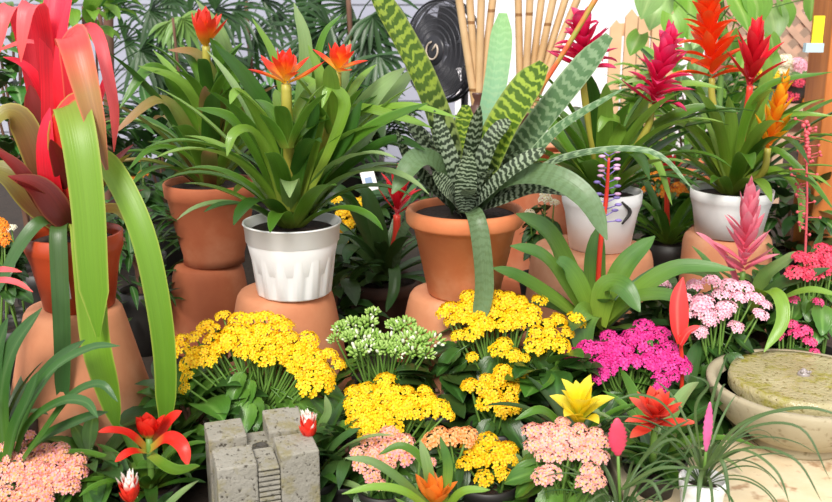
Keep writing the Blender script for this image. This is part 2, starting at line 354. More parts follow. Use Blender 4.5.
# ------------------------------------------------------------------ pots
def pot_geo(root, c, zb, zt, rt, rb, mat, kind='terra', soil=True, soilz=None):
    h = zt-zb; x, y = c; b = MB()
    if kind == 'terra':
        lip = min(.03, h*.22); th = .008
        pr = [(rb*.6, zb), (rb-.004, zb), (rb, zb+.004), (rb+(rt-rb)*.8-.004, zt-lip-.001), (rt-.004, zt-lip), (rt+.001, zt-lip+.006), (rt+.002, zt-.008), (rt-.001, zt-.002), (rt-.005, zt), (rt-.010, zt-.003), (rt-.013, zt-.010), (rt-.016, zt-lip), (rb-.008, zb+.02), (0.0005, zb+.02)]
        b.lathe([(0.0005, zb)]+pr, (x, y, 0), 56, wob=.008)
    elif kind == 'bell':
        pr = [(0.0005, zb), (rb, zb), (rb*1.0, zb+h*.1), (rb+(rt-rb)*.45, zb+h*.45), (rb+(rt-rb)*.8, zt-.035), (rt-.001, zt-.03), (rt+.001, zt-.004), (rt-.002, zt), (rt-.006, zt-.001), (rt-.009, zt-.012), (rt-.012, zt-.03), (rb-.008, zb+.02), (0.0005, zb+.02)]
        b.lathe(pr, (x, y, 0), 56, wob=.006)
    elif kind == 'white':
        pr = [(0.0005, zb), (rb-.003, zb), (rb, zb+.003, 1), (rb+(rt-rb)*.72-.003, zt-h*.3, 1), (rt-.006, zt-h*.27), (rt-.002, zt-h*.25), (rt, zt-.003), (rt+.0025, zt-.002), (rt+.002, zt+.0005), (rt-.002, zt), (rt-.005, zt-h*.3), (rb-.004, zb+.01), (0.0005, zb+.01)]
        b.lathe(pr, (x, y, 0), 112, flute=.020, nfl=14)
    elif kind == 'plain':
        pr = [(0.0005, zb), (rb, zb), (rb+(rt-rb)*.6, zb+h*.62), (rt-.002, zb+h*.78), (rt-.001, zb+h*.8), (rt, zt), (rt-.003, zt+.001), (rt-.004, zt-.01), (rb-.004, zb+.01), (0.0005, zb+.01)]
        b.lathe(pr, (x, y, 0), 56)
    o = b.build('pot', mat, root)
    if soil:
        sz = soilz if soilz is not None else zt-.014; s = MB(); q = (sz-zb)/h; rr = (rb+(rt-rb)*q)-.009
        pr = [(0.0005, sz+.006)]+[(rr*k, sz+.006*(1-k*k)) for k in (.3, .6, .85, 1)]
        vs = []
        s.lathe(pr, (x, y, 0), 36, wob=.01, caps=False); s.build('soil', M['soil'], root)
    return o
def pot_px(root, cx, rimpy, basepy, wt, wb, Y, mat, kind):
    t = P(cx, rimpy, Y); b = P(cx, basepy, Y); s = S(rimpy, Y)
    pot_geo(root, (t.x, Y), b.z, t.z, wt/2*s, wb/2*S(basepy, Y), mat, kind)
    return t, b
def riser(name, label, cx, toppy, Y, wt, wbm, mat, group, zt=None):
    """an upside-down clay pot standing on the ground: closed top, rolled rim at the ground"""
    t = P(cx, toppy, Y); zt = zt if zt is not None else t.z; rt = wt/2*S(toppy, Y); rb = wbm
    b = MB(); pr = [(.012, zt-.006), (.012, zt), (rt-.016, zt+.0), (rt-.006, zt-.003), (rt-.001, zt-.010), (rt+.003, zt-.025), (rt+(rb-rt)*.5, zt*.5), (rb-.006, .045), (rb, .043), (rb+.004, .035), (rb+.005, .006), (rb+.002, 0), (rb-.012, 0), (rt-.012, zt-.014), (.012, zt-.014), (.012, zt-.006)]
    b.lathe(pr, (t.x, Y, 0), 56, wob=.006, caps=False)
    return tag(b.build(name, mat), label, 'pot', group)
RG = 'upturned clay pots used as plant stands'
# ------------------------------------------------------------------ flower heads
def head(b, c, n, L, W, e=(85, 10), curl=(-10, 40), prof=BRACT, up=Vector((0, 0, 1)), h=0.0, m=0, fold=.2, az0=0, nn=7):
    """spiral of bracts round a point; h = length of the axis they are set along"""
    q = Vector((0, 0, 1)).rotation_difference(up.normalized()); c = Vector(c)
    for i in range(n):
        t = i/max(1, n-1); az = math.radians(az0+i*137.5+R(-12, 12)); e0 = math.radians(e[0]+(e[1]-e[0])*t+R(-5, 5))
        d = Vector((math.cos(az), math.sin(az), 0)); l = R(.85, 1.1)*(L[0]+(L[1]-L[0])*t)
        st = Vector((0, 0, h*(1-t)))+d*.003
        pts = curve(st, az, e0, l, math.radians(R(*curl)), 6, 1.2)
        pts = [c+q @ p for p in pts]; sd = q @ Vector((-d.y, d.x, 0))
        b.ribbon(pts, W*R(.85, 1.1), prof, side=-sd, fold=fold, n=nn, cr=3, m=m)
def flower(root, base, top, spec, mat, stalkmat, name='flower_head', r=.006, mid=None, label=None):
    base = Vector(base); top = Vector(top)
    if mid is None: mid = Vector((top.x*.88+base.x*.12, top.y*.88+base.y*.12, top.z-.06))
    pts = [base, mid, top]
    s = MB(); s.tube(pts, [r*1.2, r], 8, 10); st = s.build('stalk', stalkmat, root)
    b = MB(); up = (Vector(top)-Vector(mid or base))
    for sp in spec: head(b, Vector(top)+Vector((0, 0, sp.pop('dz', 0))), up=up, **sp)
    return b.build(name, mat, root, label=label)
# ------------------------------------------------------------------ kalanchoe kit
def cluster_mesh(kind, mat, nf, seed):
    random.seed(seed); b = MB()
    for i in range(nf):
        t = (i+.5)/nf; th = math.acos(1-t*.92)*1.05; az = i*2.39996+R(-.25, .25)
        d = Vector((math.sin(th)*math.cos(az), math.sin(th)*math.sin(az), math.cos(th)))
        c = Vector((d.x, d.y, d.z*.62))*R(.86, 1.06); nrm = (d+Vector((R(-.35, .35), R(-.35, .35), .35))).normalized()
        q = Vector((0, 0, 1)).rotation_difference(nrm); rot = R(0, 6.28); u = R(0, 1); k = R(.34, .44)*(22/nf)**.4
        if kind == 'open':
            for p in range(4):
                a = rot+p*PI/2
                loc = [(0, 0, -.02), (.34*k, -.30*k, .04*k), (.72*k, -.36*k, .12*k), (1.0*k, 0, .02*k), (.72*k, .36*k, .12*k), (.34*k, .30*k, .04*k)]
                vs = [c+q @ Vector((x*math.cos(a)-y*math.sin(a), x*math.sin(a)+y*math.cos(a), z)) for x, y, z in loc]
                b.add(vs, [(0, 1, 2, 3), (0, 3, 4, 5)], [(u, 0), (u, .5), (u, .8), (u, 1), (u, .8), (u, .5)])
            vs = [c+q @ Vector(v) for v in ((.12*k, 0, .03), (0, .12*k, .03), (-.12*k, 0, .03), (0, -.12*k, .03), (0, 0, .09*k+.03))]
            b.add(vs, [(0, 1, 4), (1, 2, 4), (2, 3, 4), (3, 0, 4)], [(u, 0)]*5)
        else:
            Mx = q.to_matrix(); k *= .85; w = random.random() < .2
            b.ball(c, (k*.5, k*.5, k*1.05), 6, 4, Mx, uv=(u, 0 if w else 1))
        b.add([c*.25, c*.25+Vector((.03, 0, 0)), c], [(0, 1, 2)], [(u, 1)]*3, 1)
    return b.mesh('flower_cluster', [mat, M['stemg']], smooth=(kind != 'open'))
CM = {}
def clusters_for(mat, kind='open', nf=30):
    k = (mat, kind, nf)
    if k not in CM: CM[k] = [cluster_mesh(kind, M[mat], nf, 100+i*7) for i in range(3)]
    return CM[k]
def oval_leaf_mesh(mat, scal=8, ratio=.68, cup=.18):
    b = MB(); n = 14; vs = []; uv = []; cr = 6
    for i in range(n+1):
        v = i/n; w = math.sin(PI*min(1, v**.75*.985+.01))**.7*ratio/2*(1+.05*math.sin(v*scal*2*PI)); w = max(w, .02)
        if i == n: w = .03
        for j in range(cr+1):
            q = j/cr*2-1; vs.append(Vector((q*w, v-.0, cup*q*q*w*1.4-.22*v*v+.02*math.sin(v*9+q*2)))); uv.append((j/cr, v))
    b.add(vs, [(i*(cr+1)+j, i*(cr+1)+j+1, (i+1)*(cr+1)+j+1, (i+1)*(cr+1)+j) for i in range(n) for j in range(cr)], uv)
    b.tube([(0, -.35, -.06), (0, 0, 0), (0, .2, -.005)], [.03, .022], 5, 4)
    return b.mesh('leaf', M[mat])
LM = {k: oval_leaf_mesh(k) for k in ('kal', 'kald')}
def heart_mesh(mat):
    b = MB(); n = 12; vs = []; uv = []; cr = 6
    for i in range(n+1):
        v = i/n; w = .5*(math.sin(PI*(v*.86+.14)))**.8*(1.05-.35*v)
        if i == n: w = .01
        for j in range(cr+1):
            q = j/cr*2-1; back = -.22*(1-v)**3*abs(q)**1.2 if i < 5 else 0
            vs.append(Vector((q*w, v+back, .12*abs(q)**1.5*w*2-.25*v*v))); uv.append((j/cr, v))
    b.add(vs, [(i*(cr+1)+j, i*(cr+1)+j+1, (i+1)*(cr+1)+j+1, (i+1)*(cr+1)+j) for i in range(n) for j in range(cr)], uv)
    return b.mesh('leaf', M[mat])
LM['heart'] = heart_mesh('heart'); LM['heartp'] = heart_mesh('heartp')
def place(me, name, loc, up, fwd, s, root):
    up = up.normalized(); f = (fwd-up*fwd.dot(up)).normalized(); r = f.cross(up)
    m = Matrix((r, f, up)).transposed().to_4x4(); o = bpy.data.objects.new(name, me); C.objects.link(o)
    o.parent = root; o.matrix_basis = Matrix.Translation(Vector(loc)-Vector(root['_w'])) @ m @ Matrix.Scale(s, 4); o['_w'] = root['_w']
    return o
def kalanchoe(label, mat, cx, Y, regions, nleaf=22, spread=None, leafk='kal', kind='open', nf=20, rpx=9, group=None, k=.0016, potr=.05, leafs=(.045, .065), Yb=None, name='potted_kalanchoe', zpot=.09, leafdrop=(.03, .10), pot='npot', hole=0):
    random.seed(hash_(label)); cl = []
    for (x, y, rx, ry) in regions:
        st = rpx*1.55; row = 0; yy = y-ry
        if rx <= rpx*1.2 and ry <= rpx*1.2: cl.append((x, y, min(rx, ry)/rpx)); continue
        while yy <= y+ry:
            xx = x-rx+(st/2 if row % 2 else 0)
            while xx <= x+rx:
                if ((xx-x)/max(rx, 1))**2+((yy-y)/max(ry, 1))**2 <= 1.02 and random.random() > hole: cl.append((xx+R(-3, 3), yy+R(-3, 3), R(.8, 1.25)))
                xx += st
            yy += st*.74; row += 1
    ymax = max(c[1] for c in cl); pts = [(P(a, b_, Y+(ymax-b_)*k), sc, S(b_, Y)) for a, b_, sc in cl]
    mx = sum((p.x for p, _, _ in pts))/len(pts); my = sum((p.y for p, _, _ in pts))/len(pts)
    core = Vector((mx, my+.01, zpot)); root = thing(name, label, 'flowering plant', (mx, core.y, 0), group)
    pot_geo(root, (mx, core.y), 0.0, zpot, potr, potr*.72, M[pot], 'plain')
    ms = clusters_for(mat, kind, nf)
    for p, sc, px in pts:
        r = rpx*px*sc; n = (p-core); n.z = abs(n.z)+.06; n = n.normalized()+Vector((0, -.25, .35))
        o = place(random.choice(ms), 'flower_cluster', p-Vector((0, 0, r*.4)), n, Vector((R(-1, 1), R(-1, 1), .1)), r, root)
        b = MB(); e = p-n.normalized()*r*.4; c0 = core+Vector((R(-.02, .02), R(-.02, .02), -.02)); md = c0.lerp(e, .55)+Vector((0, 0, -.012))
        b.tube([c0, md, e], [.0026, .0016], 5, 5); so = b.build('stem', M['stemg'], root)
        so.parent = o; so.matrix_parent_inverse = Matrix.Identity(4); so.matrix_basis = o.matrix_basis.inverted()
    xs = [p.x for p, _, _ in pts]; rad = spread or (max(xs)-min(xs))/2+.02; ys = [p.y for p, _, _ in pts]; rady = max(.04, min(rad, (max(ys)-min(ys))/2+.05))
    for i in range(int(nleaf*1.5)):
        az = i*2.4+R(-.3, .3); q = R(.35, 1)**.6; d = Vector((math.cos(az)*rad, math.sin(az)*rady, 0))*q
        near = min(pts, key=lambda a: (a[0].x-mx-d.x)**2+(a[0].y-my-d.y)**2)[0]
        z = near.z-R(*leafdrop); z = max(z, .03); s = R(*leafs); dd = d.normalized() if d.length > 0 else Vector((1, 0, 0))
        pos = Vector((mx, core.y, z))+d-dd*s*.6
        o = place(LM[leafk], 'leaf', pos, Vector((dd.x*.5+R(-.3, .3), dd.y*.5-.25, 1)), dd+Vector((0, 0, R(-.2, .5))), s, root)
    return root
def hash_(s):
    h = 7
    for ch in s: h = (h*131+ord(ch)) % 1000003
    return h
exec_parts = True
# ================================================================== A: giant red bromeliad, left
riser('upturned_pot', 'weathered upturned clay pot under the big red-leaved bromeliad at far left', 73, 305, 1.45, 96, .135, M['terra3'], RG)
zA = P(73, 305, 1.45).z
tp = P(73, 232, 1.45); A = thing('potted_bromeliad', 'huge bromeliad with scarlet upper leaves and long green straps in red-brown plastic pot', 'bromeliad', (tp.x, 1.45, zA))
pot_geo(A, (tp.x, 1.45), zA+.0015, tp.z, 48*S(232, 1.45), 34*S(305, 1.45), M['brick'], 'plain')
# price sticker with printed lines
st = MB(); cx, cy = tp.x, 1.45; zs = P(75, 287, 1.4).z; rr = .0625
a0 = math.atan2(-1, .02)
def arcbox(b, a0, a1, z0, z1, r0, r1, m=0, n=6, zr=None, k=0):
    vs = []
    for i in range(n+1):
        a = a0+(a1-a0)*i/n
        for r, z in ((r0, z0), (r1, z0), (r1+k*(z1-z0), z1), (r0+k*(z1-z0), z1)): vs.append((cx+r*math.cos(a), cy+r*math.sin(a), z))
    fs = [(4*i+j, 4*i+(j+1) % 4, 4*i+4+(j+1) % 4, 4*i+4+j) for i in range(n) for j in range(4)]+[(0, 1, 2, 3), (4*n+3, 4*n+2, 4*n+1, 4*n)]
    b.add(vs, fs, None, m)
zb_, zt_ = zA+.0015, tp.z; rT, rB = 48*S(232, 1.45), 34*S(305, 1.45)
def potr(z): return rB+(rT-rB)*.6*((z-zb_)/((zt_-zb_)*.62))
kk = (rT-rB)*.6/((zt_-zb_)*.62)
z0, z1 = P(75, 299, 1.39).z, P(75, 274, 1.39).z
arcbox(st, -PI/2-.02, -PI/2+.16, z0, z1, potr(z0), potr(z0)+.0012, k=kk); st.build('price_sticker', solid('sticker_paper', 'eeeef0', .5, .02), A)
st = MB()
for i in range(7):
    zz = z1-.004-i*.0042; arcbox(st, -PI/2-.005, -PI/2+(.13 if i % 3 else .10), zz-.0012, zz, potr(zz)+.0010, potr(zz)+.0017, n=3)
st.build('sticker_print', solid('sticker_ink', '6a6a70', .6), A)
L = lambda *a, **k: leaf(A, *a, **k)
L(M['olive'], [(68, 225, 1.47), (45, 178, 1.45), (25, 128, 1.44), (8, 113, 1.43), (-10, 128, 1.42)], 27)
L(M['maroon'], [(72, 232, 1.44), (50, 215, 1.42), (22, 172, 1.40), (-6, 148, 1.39)], 15)
L(M['maroon'], [(72, 232, 1.42), (60, 215, 1.40), (38, 188, 1.39), (8, 176, 1.38)], 30, prof=BRACT)
L(M['olive'], [(70, 230, 1.50), (40, 205, 1.5), (15, 178, 1.5), (-15, 165, 1.5)], 34)
L(M['maroon'], [(70, 230, 1.48), (48, 170, 1.48), (38, 120, 1.48), (30, 85, 1.48)], 26)
L(M['red'], [(66, 232, 1.46), (55, 160, 1.45), (54, 90, 1.44), (53, 30, 1.44), (60, -25, 1.46)], 25, prof=STRAPW)
L(M['red'], [(72, 232, 1.45), (66, 160, 1.44), (60, 95, 1.43), (62, 40, 1.43), (74, -20, 1.44)], 13)
L(M['red'], [(75, 230, 1.47), (72, 160, 1.46), (68, 90, 1.46), (66, 55, 1.46)], 17)
L(M['coral'], [(66, 225, 1.46), (54, 130, 1.45), (46, 50, 1.44), (38, 8, 1.42), (28, 8, 1.40), (23, 35, 1.39), (21, 62, 1.39)], 20, prof=[.8, .85, .9, 1, 1.05, 1.1, .95, .75, .5, .06])
L(M['coral'], [(60, 220, 1.50), (40, 110, 1.5), (24, 30, 1.49), (13, 6, 1.47), (4, 20, 1.45), (-3, 60, 1.44)], 20)
L(M['coral'], [(60, 130, 1.48), (50, 60, 1.48), (30, 42, 1.45), (-6, 52, 1.42)], 9)
L(M['red'], [(66, 210, 1.47), (52, 120, 1.47), (38, 82, 1.46), (22, 64, 1.45), (3, 57, 1.44)], 11)
L(M['coral'], [(76, 215, 1.50), (78, 110, 1.52), (80, 45, 1.52), (86, 27, 1.50), (98, 36, 1.46), (108, 75, 1.43), (115, 115, 1.42), (114, 152, 1.42)], 12, prof=[.6,.6,.7,.8,1,1.1,1,.9,.7,.1])
L(M['red'], [(76, 215, 1.50), (88, 150, 1.5), (100, 100, 1.49), (108, 70, 1.49)], 10)
L(M['redolive'], [(74, 228, 1.45), (76, 150, 1.44), (72, 70, 1.42), (69, 44, 1.40), (71, 35, 1.37), (77, 52, 1.34), (92, 110, 1.32), (107, 170, 1.31)], 31, prof=[.6, .6, .6, .7, .85, 1.02, 1, .95, .85, .6, .1])
L(M['red'], [(64, 232, 1.42), (52, 190, 1.41), (47, 145, 1.40), (50, 108, 1.39)], 22)
L(M['straplight'], [(72, 230, 1.43), (64, 170, 1.41), (60, 125, 1.38), (69, 103, 1.34), (79, 135, 1.30), (88, 200, 1.28), (93, 270, 1.27), (98, 337, 1.27)], 33, prof=[.7, .8, .9, .95, 1, 1.05, 1.02, 1, .97, .9, .12], fold=.10, n=30)
L(M['strapgreen'], [(76, 232, 1.45), (84, 222, 1.34), (90, 270, 1.3), (96, 340, 1.29), (108, 390, 1.29), (118, 432, 1.29)], 30)
L(M['strapgreen'], [(78, 228, 1.46), (84, 180, 1.42), (97, 158, 1.38), (117, 178, 1.35), (142, 232, 1.32), (158, 300, 1.31), (166, 370, 1.31), (165, 455, 1.31)], 24, prof=STRAPW, fold=.14, n=30)
L(M['dark2'], [(66, 232, 1.42), (59, 228, 1.38), (60, 270, 1.36), (63, 340, 1.35), (63, 420, 1.35)], 18, prof=STRAPW, n=26)
L(M['dark2'], [(62, 230, 1.44), (42, 222, 1.40), (18, 250, 1.38), (-6, 300, 1.37)], 17)
L(M['olive'], [(78, 232, 1.46), (98, 212, 1.43), (118, 210, 1.41), (130, 224, 1.40)], 13)
L(M['olive'], [(80, 230, 1.48), (95, 190, 1.48), (108, 150, 1.48)], 18)
L(M['maroon'], [(76, 230, 1.47), (84, 170, 1.47), (90, 110, 1.47)], 24)
rosette(A, (tp.x, 1.46, tp.z-.01), [M['maroon'], M['olive']], 10, (.12, .2), (.026, .036), e=(80, 45), droop=(20, 60))
# ================================================================== B: guzmania, white pot
riser('upturned_pot', 'orange upturned clay pot beneath the white fluted pot of the orange guzmania', 285, 289, 1.62, 96, .125, M['terra3'], RG)
zB = P(285, 289, 1.62).z; tp = P(292, 221, 1.6)
B = thing('potted_guzmania', 'guzmania with red-orange star flowers and many arching leaves in white fluted pot', 'bromeliad', (tp.x, 1.62, zB))
pot_geo(B, (tp.x, 1.60), zB+.0015, tp.z, 48*S(222, 1.6), 36.5*S(290, 1.6), M['white'], 'white')
bz = tp.z-.008; bc = Vector((tp.x, 1.60, bz))
L = lambda *a, **k: leaf(B, *a, **k)
G = [M['guz'], M['guz2'], M['guz3'], M['guz'], M['guzpale']]
random.seed(21)
rosette(B, bc, G, 42, (.22, .32), (.026, .035), e=(84, 38), droop=(35, 110), r0=.018)
for pts, w_, mt in [
    ([(300, 215, 1.58), (330, 165, 1.55), (372, 128, 1.5), (428, 103, 1.46)], 20, 'guz'),
    ([(298, 212, 1.6), (325, 150, 1.6), (352, 110, 1.59), (400, 118, 1.54), (432, 128, 1.5)], 13, 'guz2'),
    ([(300, 215, 1.62), (340, 150, 1.64), (372, 100, 1.64), (405, 68, 1.63)], 28, 'guzpale'),
    ([(296, 210, 1.62), (318, 140, 1.63), (340, 95, 1.63), (350, 40, 1.63)], 15, 'guzpale'),
    ([(302, 215, 1.63), (345, 160, 1.66), (385, 105, 1.67), (418, 66, 1.66)], 25, 'guzpale'), ([(300, 215, 1.58), (322, 175, 1.55), (345, 140, 1.53), (362, 100, 1.52)], 20, 'guz3'),
    ([(285, 212, 1.58), (275, 160, 1.55), (256, 115, 1.51), (238, 92, 1.48), (230, 104, 1.46)], 14, 'guz2'),
    ([(286, 214, 1.56), (272, 165, 1.53), (252, 132, 1.49), (234, 134, 1.46), (227, 156, 1.45)], 14, 'guz2'),
    ([(290, 212, 1.6), (278, 140, 1.6), (250, 85, 1.58), (214, 44, 1.56)], 20, 'guz3'),
    ([(285, 212, 1.6), (262, 160, 1.58), (232, 120, 1.55), (196, 108, 1.52)], 16, 'guz'),
    ([(293, 212, 1.63), (300, 120, 1.64), (306, 50, 1.64), (294, 3, 1.64)], 15, 'guzpale'),
    ([(290, 212, 1.62), (288, 130, 1.65), (275, 60, 1.66), (252, 18, 1.66)], 9, 'guz2'),
    ([(297, 210, 1.56), (316, 140, 1.54), (322, 85, 1.53), (308, 45, 1.53)], 13, 'guz2'),
    ([(299, 212, 1.56), (330, 150, 1.53), (345, 105, 1.52), (330, 88, 1.51), (322, 108, 1.5)], 13, 'guz2'),
    ([(292, 212, 1.56), (300, 170, 1.54), (312, 130, 1.52), (318, 100, 1.51)], 15, 'guz3'),
    ([(300, 215, 1.6), (350, 165, 1.58), (392, 140, 1.56), (425, 150, 1.53)], 14, 'guz3'),
    ([(302, 213, 1.6), (345, 130, 1.6), (400, 106, 1.57), (460, 118, 1.52)], 11, 'guz2'),
    ([(292, 212, 1.64), (308, 110, 1.66), (322, 40, 1.66), (342, 14, 1.66)], 8, 'guz')]:
    L(M[mt], pts, w_)
flower(B, bc, P(286, 84, 1.50), [dict(n=15, L=(.03, .068), W=.020, e=(85, 18), curl=(-30, 20), h=.02)], M['brR'], M['stemm'], r=.008)
flower(B, bc+Vector((.01, .01, 0)), P(338, 72, 1.56), [dict(n=12, L=(.03, .06), W=.018, e=(80, 15), curl=(-30, 20), h=.015)], M['brR'], M['stemm'])
for p_ in (P(286, 84, 1.50), P(338, 72, 1.56)):
    q_ = Vector((p_.x*.9+bc.x*.1, p_.y, p_.z-.10)); rosette(B, q_, [M['guz'], M['guz2']], 9, (.10, .14), (.024, .030), e=(78, 55), droop=(20, 70), r0=.008)
# ================================================================== C: guzmania, terracotta pot
riser('upturned_pot', 'reddish upturned clay pot behind, under the red clay pot of the tall guzmania', 208, 262, 2.0, 68, .10, M['terra2'], RG)
zC = P(208, 262, 2.0).z; tp = P(210, 181, 2.0)
Cc = thing('potted_guzmania', 'tall guzmania with one orange flower, bronze-tinged leaves, in round red clay pot', 'bromeliad', (tp.x, 2.0, zC))
pot_geo(Cc, (tp.x, 2.0), zC+.0015, tp.z, 46*S(181, 2.0), 30*S(262, 2.0), M['terra2'], 'bell')
bc = Vector((tp.x, 2.0, tp.z-.01)); random.seed(33)
rosette(Cc, bc, [M['guz'], M['guz3'], M['guz2'], M['guzred']], 26, (.25, .36), (.028, .038), e=(82, 40), droop=(30, 100), r0=.02)
for pts, w_, mt in [
    ([(212, 176, 1.98), (192, 120, 1.95), (168, 78, 1.92), (148, 70, 1.88), (120, 108, 1.84)], 17, 'guz'),
    ([(208, 176, 1.97), (190, 135, 1.93), (160, 100, 1.88), (112, 135, 1.82)], 15, 'guzred'),
    ([(214, 172, 2.0), (222, 110, 1.98), (200, 58, 1.95), (168, 50, 1.92)], 15, 'guzred'),
    ([(210, 172, 1.96), (205, 120, 1.93), (180, 82, 1.9), (138, 66, 1.86)], 14, 'guz2'),
    ([(207, 176, 1.98), (178, 150, 1.93), (150, 150, 1.88), (128, 170, 1.84)], 8, 'guz'),
    ([(215, 172, 2.0), (230, 100, 2.0), (222, 40, 2.0), (196, 0, 1.98)], 16, 'guzpale'),
    ([(218, 176, 1.98), (235, 110, 1.95), (222, 62, 1.92), (210, 38, 1.9)], 18, 'guz')]:
    leaf(Cc, M[mt], pts, w_)
flower(Cc, bc, P(206, 46, 1.92), [dict(n=16, L=(.045, .08), W=.024, e=(86, 42), curl=(-40, 10), h=.025)], M['brR'], M['stemm'], r=.008)
rosette(Cc, P(206, 46, 1.92)-Vector((0, 0, .12)), [M['guz'], M['guz3']], 9, (.12, .17), (.026, .032), e=(80, 55), droop=(20, 80), r0=.008)
# ================================================================== D: banded vriesea, terracotta pot
riser('upturned_pot', 'upturned clay pot beneath the clay pot of the banded-leaf bromeliad', 455, 290, 1.64, 92, .125, M['terra3'], RG)
zD = P(455, 290, 1.64).z; tp = P(465, 207, 1.62)
D = thing('potted_vriesea', 'bromeliad with zigzag banded silver and green leaves in orange terracotta pot', 'bromeliad', (tp.x, 1.62, zD))
pot_geo(D, (tp.x, 1.62), zD+.0015, tp.z, 58.5*S(207, 1.62), 36*S(290, 1.62), M['terra'], 'terra')
bc = Vector((tp.x, 1.62, tp.z-.012)); random.seed(5)
for pts, w_, mt, pf in [
    ([(458, 208, 1.62), (448, 150, 1.61), (425, 85, 1.58), (398, 32, 1.56), (368, -16, 1.54)], 30, 'bandg', BLUNT),
    ([(468, 205, 1.63), (479, 160, 1.64), (491, 110, 1.64), (499, 60, 1.64), (503, 13, 1.64)], 23, 'bandm', BLUNT),
    ([(468, 208, 1.60), (484, 168, 1.58), (508, 118, 1.56), (545, 64, 1.55)], 36, 'bandg', BLUNT),
    ([(474, 208, 1.61), (512, 160, 1.60), (552, 108, 1.58), (610, 36, 1.57)], 29, 'bands', BLUNT),
    ([(476, 208, 1.60), (520, 170, 1.57), (560, 128, 1.55), (625, 88, 1.52)], 13, 'bands', LEAFW),
    ([(478, 208, 1.59), (520, 180, 1.55), (575, 155, 1.52), (650, 152, 1.48), (694, 190, 1.45)], 9, 'bands', LEAFW),
    ([(474, 210, 1.57), (505, 182, 1.53), (548, 178, 1.48), (585, 200, 1.45), (607, 240, 1.44)], 32, 'greyg', LEAFW),
    ([(475, 210, 1.60), (515, 192, 1.57), (555, 186, 1.54), (598, 205, 1.51)], 16, 'bandd', LEAFW),
    ([(462, 212, 1.58), (474, 214, 1.52), (481, 245, 1.50), (484, 290, 1.5), (478, 325, 1.5)], 19, 'greyg', STRAPW),
    ([(455, 210, 1.59), (442, 172, 1.55), (418, 160, 1.52), (392, 194, 1.49)], 28, 'greyg', LEAFW),
    ([(456, 208, 1.62), (436, 165, 1.62), (415, 130, 1.62), (398, 104, 1.62)], 17, 'bandd', LEAFW),
    ([(455, 210, 1.60), (430, 185, 1.58), (408, 160, 1.56), (396, 130, 1.54)], 15, 'bandd', LEAFW),
    ([(462, 208, 1.63), (462, 160, 1.64), (466, 105, 1.65)], 20, 'bandg', BLUNT),
    ([(458, 208, 1.60), (448, 165, 1.59), (436, 120, 1.58)], 18, 'bandd', BLUNT),
    ([(462, 212, 1.57), (456, 180, 1.55), (444, 140, 1.54), (434, 110, 1.54)], 17, 'bandd', LEAFW),
    ([(468, 212, 1.57), (476, 180, 1.55), (492, 140, 1.54), (510, 120, 1.54)], 18, 'bandd', BLUNT),
    ([(470, 212, 1.56), (488, 192, 1.53), (512, 170, 1.51), (545, 150, 1.5)], 19, 'bandd', BLUNT),
    ([(472, 212, 1.57), (500, 202, 1.54), (535, 190, 1.52), (575, 196, 1.5)], 14, 'bandd', LEAFW),
    ([(465, 212, 1.56), (466, 185, 1.54), (470, 150, 1.53)], 22, 'bandd', LEAFW),
    ([(460, 212, 1.56), (448, 192, 1.53), (432, 172, 1.52)], 22, 'bandd', LEAFW)]:
    leaf(D, M[mt], pts, w_, prof=pf, fold=.2, n=24)
s = MB(); s.tube([P(530, 105, 1.66), P(565, 50, 1.66), P(602, -12, 1.66)], [.004, .005], 7, 8); s.build('flower_stalk', M['stemo'], D)
rosette(D, bc, [M['bandd'], M['bandd']], 16, (.14, .24), (.024, .032), e=(82, 45), droop=(10, 50), r0=.012)
# ================================================================== E, F: white pots on the right
riser('upturned_pot', 'wide upturned clay pot beneath the white pot of the magenta-flowered guzmania', 592, 246, 1.98, 118, .15, M['terra3'], RG)
zE = P(592, 246, 1.98).z; tp = P(604, 192, 1.95)
E = thing('potted_guzmania', 'guzmania with two magenta flower spikes in plain white pot', 'bromeliad', (tp.x, 1.97, zE))
pot_geo(E, (tp.x, 1.97), zE+.0015, tp.z, 40*S(192, 1.97), 30*S(246, 1.97), M['white'], 'plain')
b = MB(); q = P(610, 212, 1.89)      # dark printed crescent mark on the pot
a = MB(); a.tube([P(622, 202, 1.888), P(630, 212, 1.893), P(622, 224, 1.888)], [.002, .0045, .002], 6, 8)
a.build('printed_mark', M['npot'], E)
bc = Vector((tp.x, 1.97, tp.z-.01)); random.seed(44)
rosette(E, bc, [M['guz'], M['guz2'], M['guz3'], M['guz']], 40, (.22, .34), (.030, .040), e=(84, 36), droop=(30, 100), r0=.02)
for pts, w_, mt in [([(606, 188, 1.95), (630, 150, 1.93), (655, 160, 1.9), (672, 205, 1.88)], 10, 'guz2'),
    ([(602, 188, 1.94), (570, 150, 1.9), (548, 120, 1.88), (530, 128, 1.86)], 13, 'guz'),
    ([(606, 188, 1.92), (612, 150, 1.89), (622, 125, 1.87), (606, 118, 1.85), (598, 132, 1.84)], 13, 'guz2'),
    ([(606, 188, 1.96), (640, 140, 1.95), (690, 110, 1.93), (740, 112, 1.9)], 14, 'guz'),
    ([(606, 188, 1.98), (640, 110, 2.0), (680, 85, 1.98), (722, 88, 1.95)], 11, 'guz2')]: leaf(E, M[mt], pts, w_)
def tower(root, base, top, L_, W_, mat, h, n=26, r=.007, mid=None, e=(85, 15), curl=(-40, 30)):
    return flower(root, base, top, [dict(n=n, L=L_, W=W_, e=e, curl=curl, h=h, fold=.25)], mat, M['stemm'] if mat not in (M['brC'],) else M['stemr'], r=r, mid=mid)
tower(E, bc, P(584, 72, 1.93), (.045, .085), .027, M['brM'], .09, 34, curl=(-10, 90))
tower(E, bc, P(652, 104, 1.93), (.045, .08), .027, M['brM'], .125, 40, curl=(-10, 80), e=(85, 25))
riser('upturned_pot', 'upturned clay pot beneath the rightmost large white pot', 728, 232, 2.1, 84, .105, M['terra3'], RG)
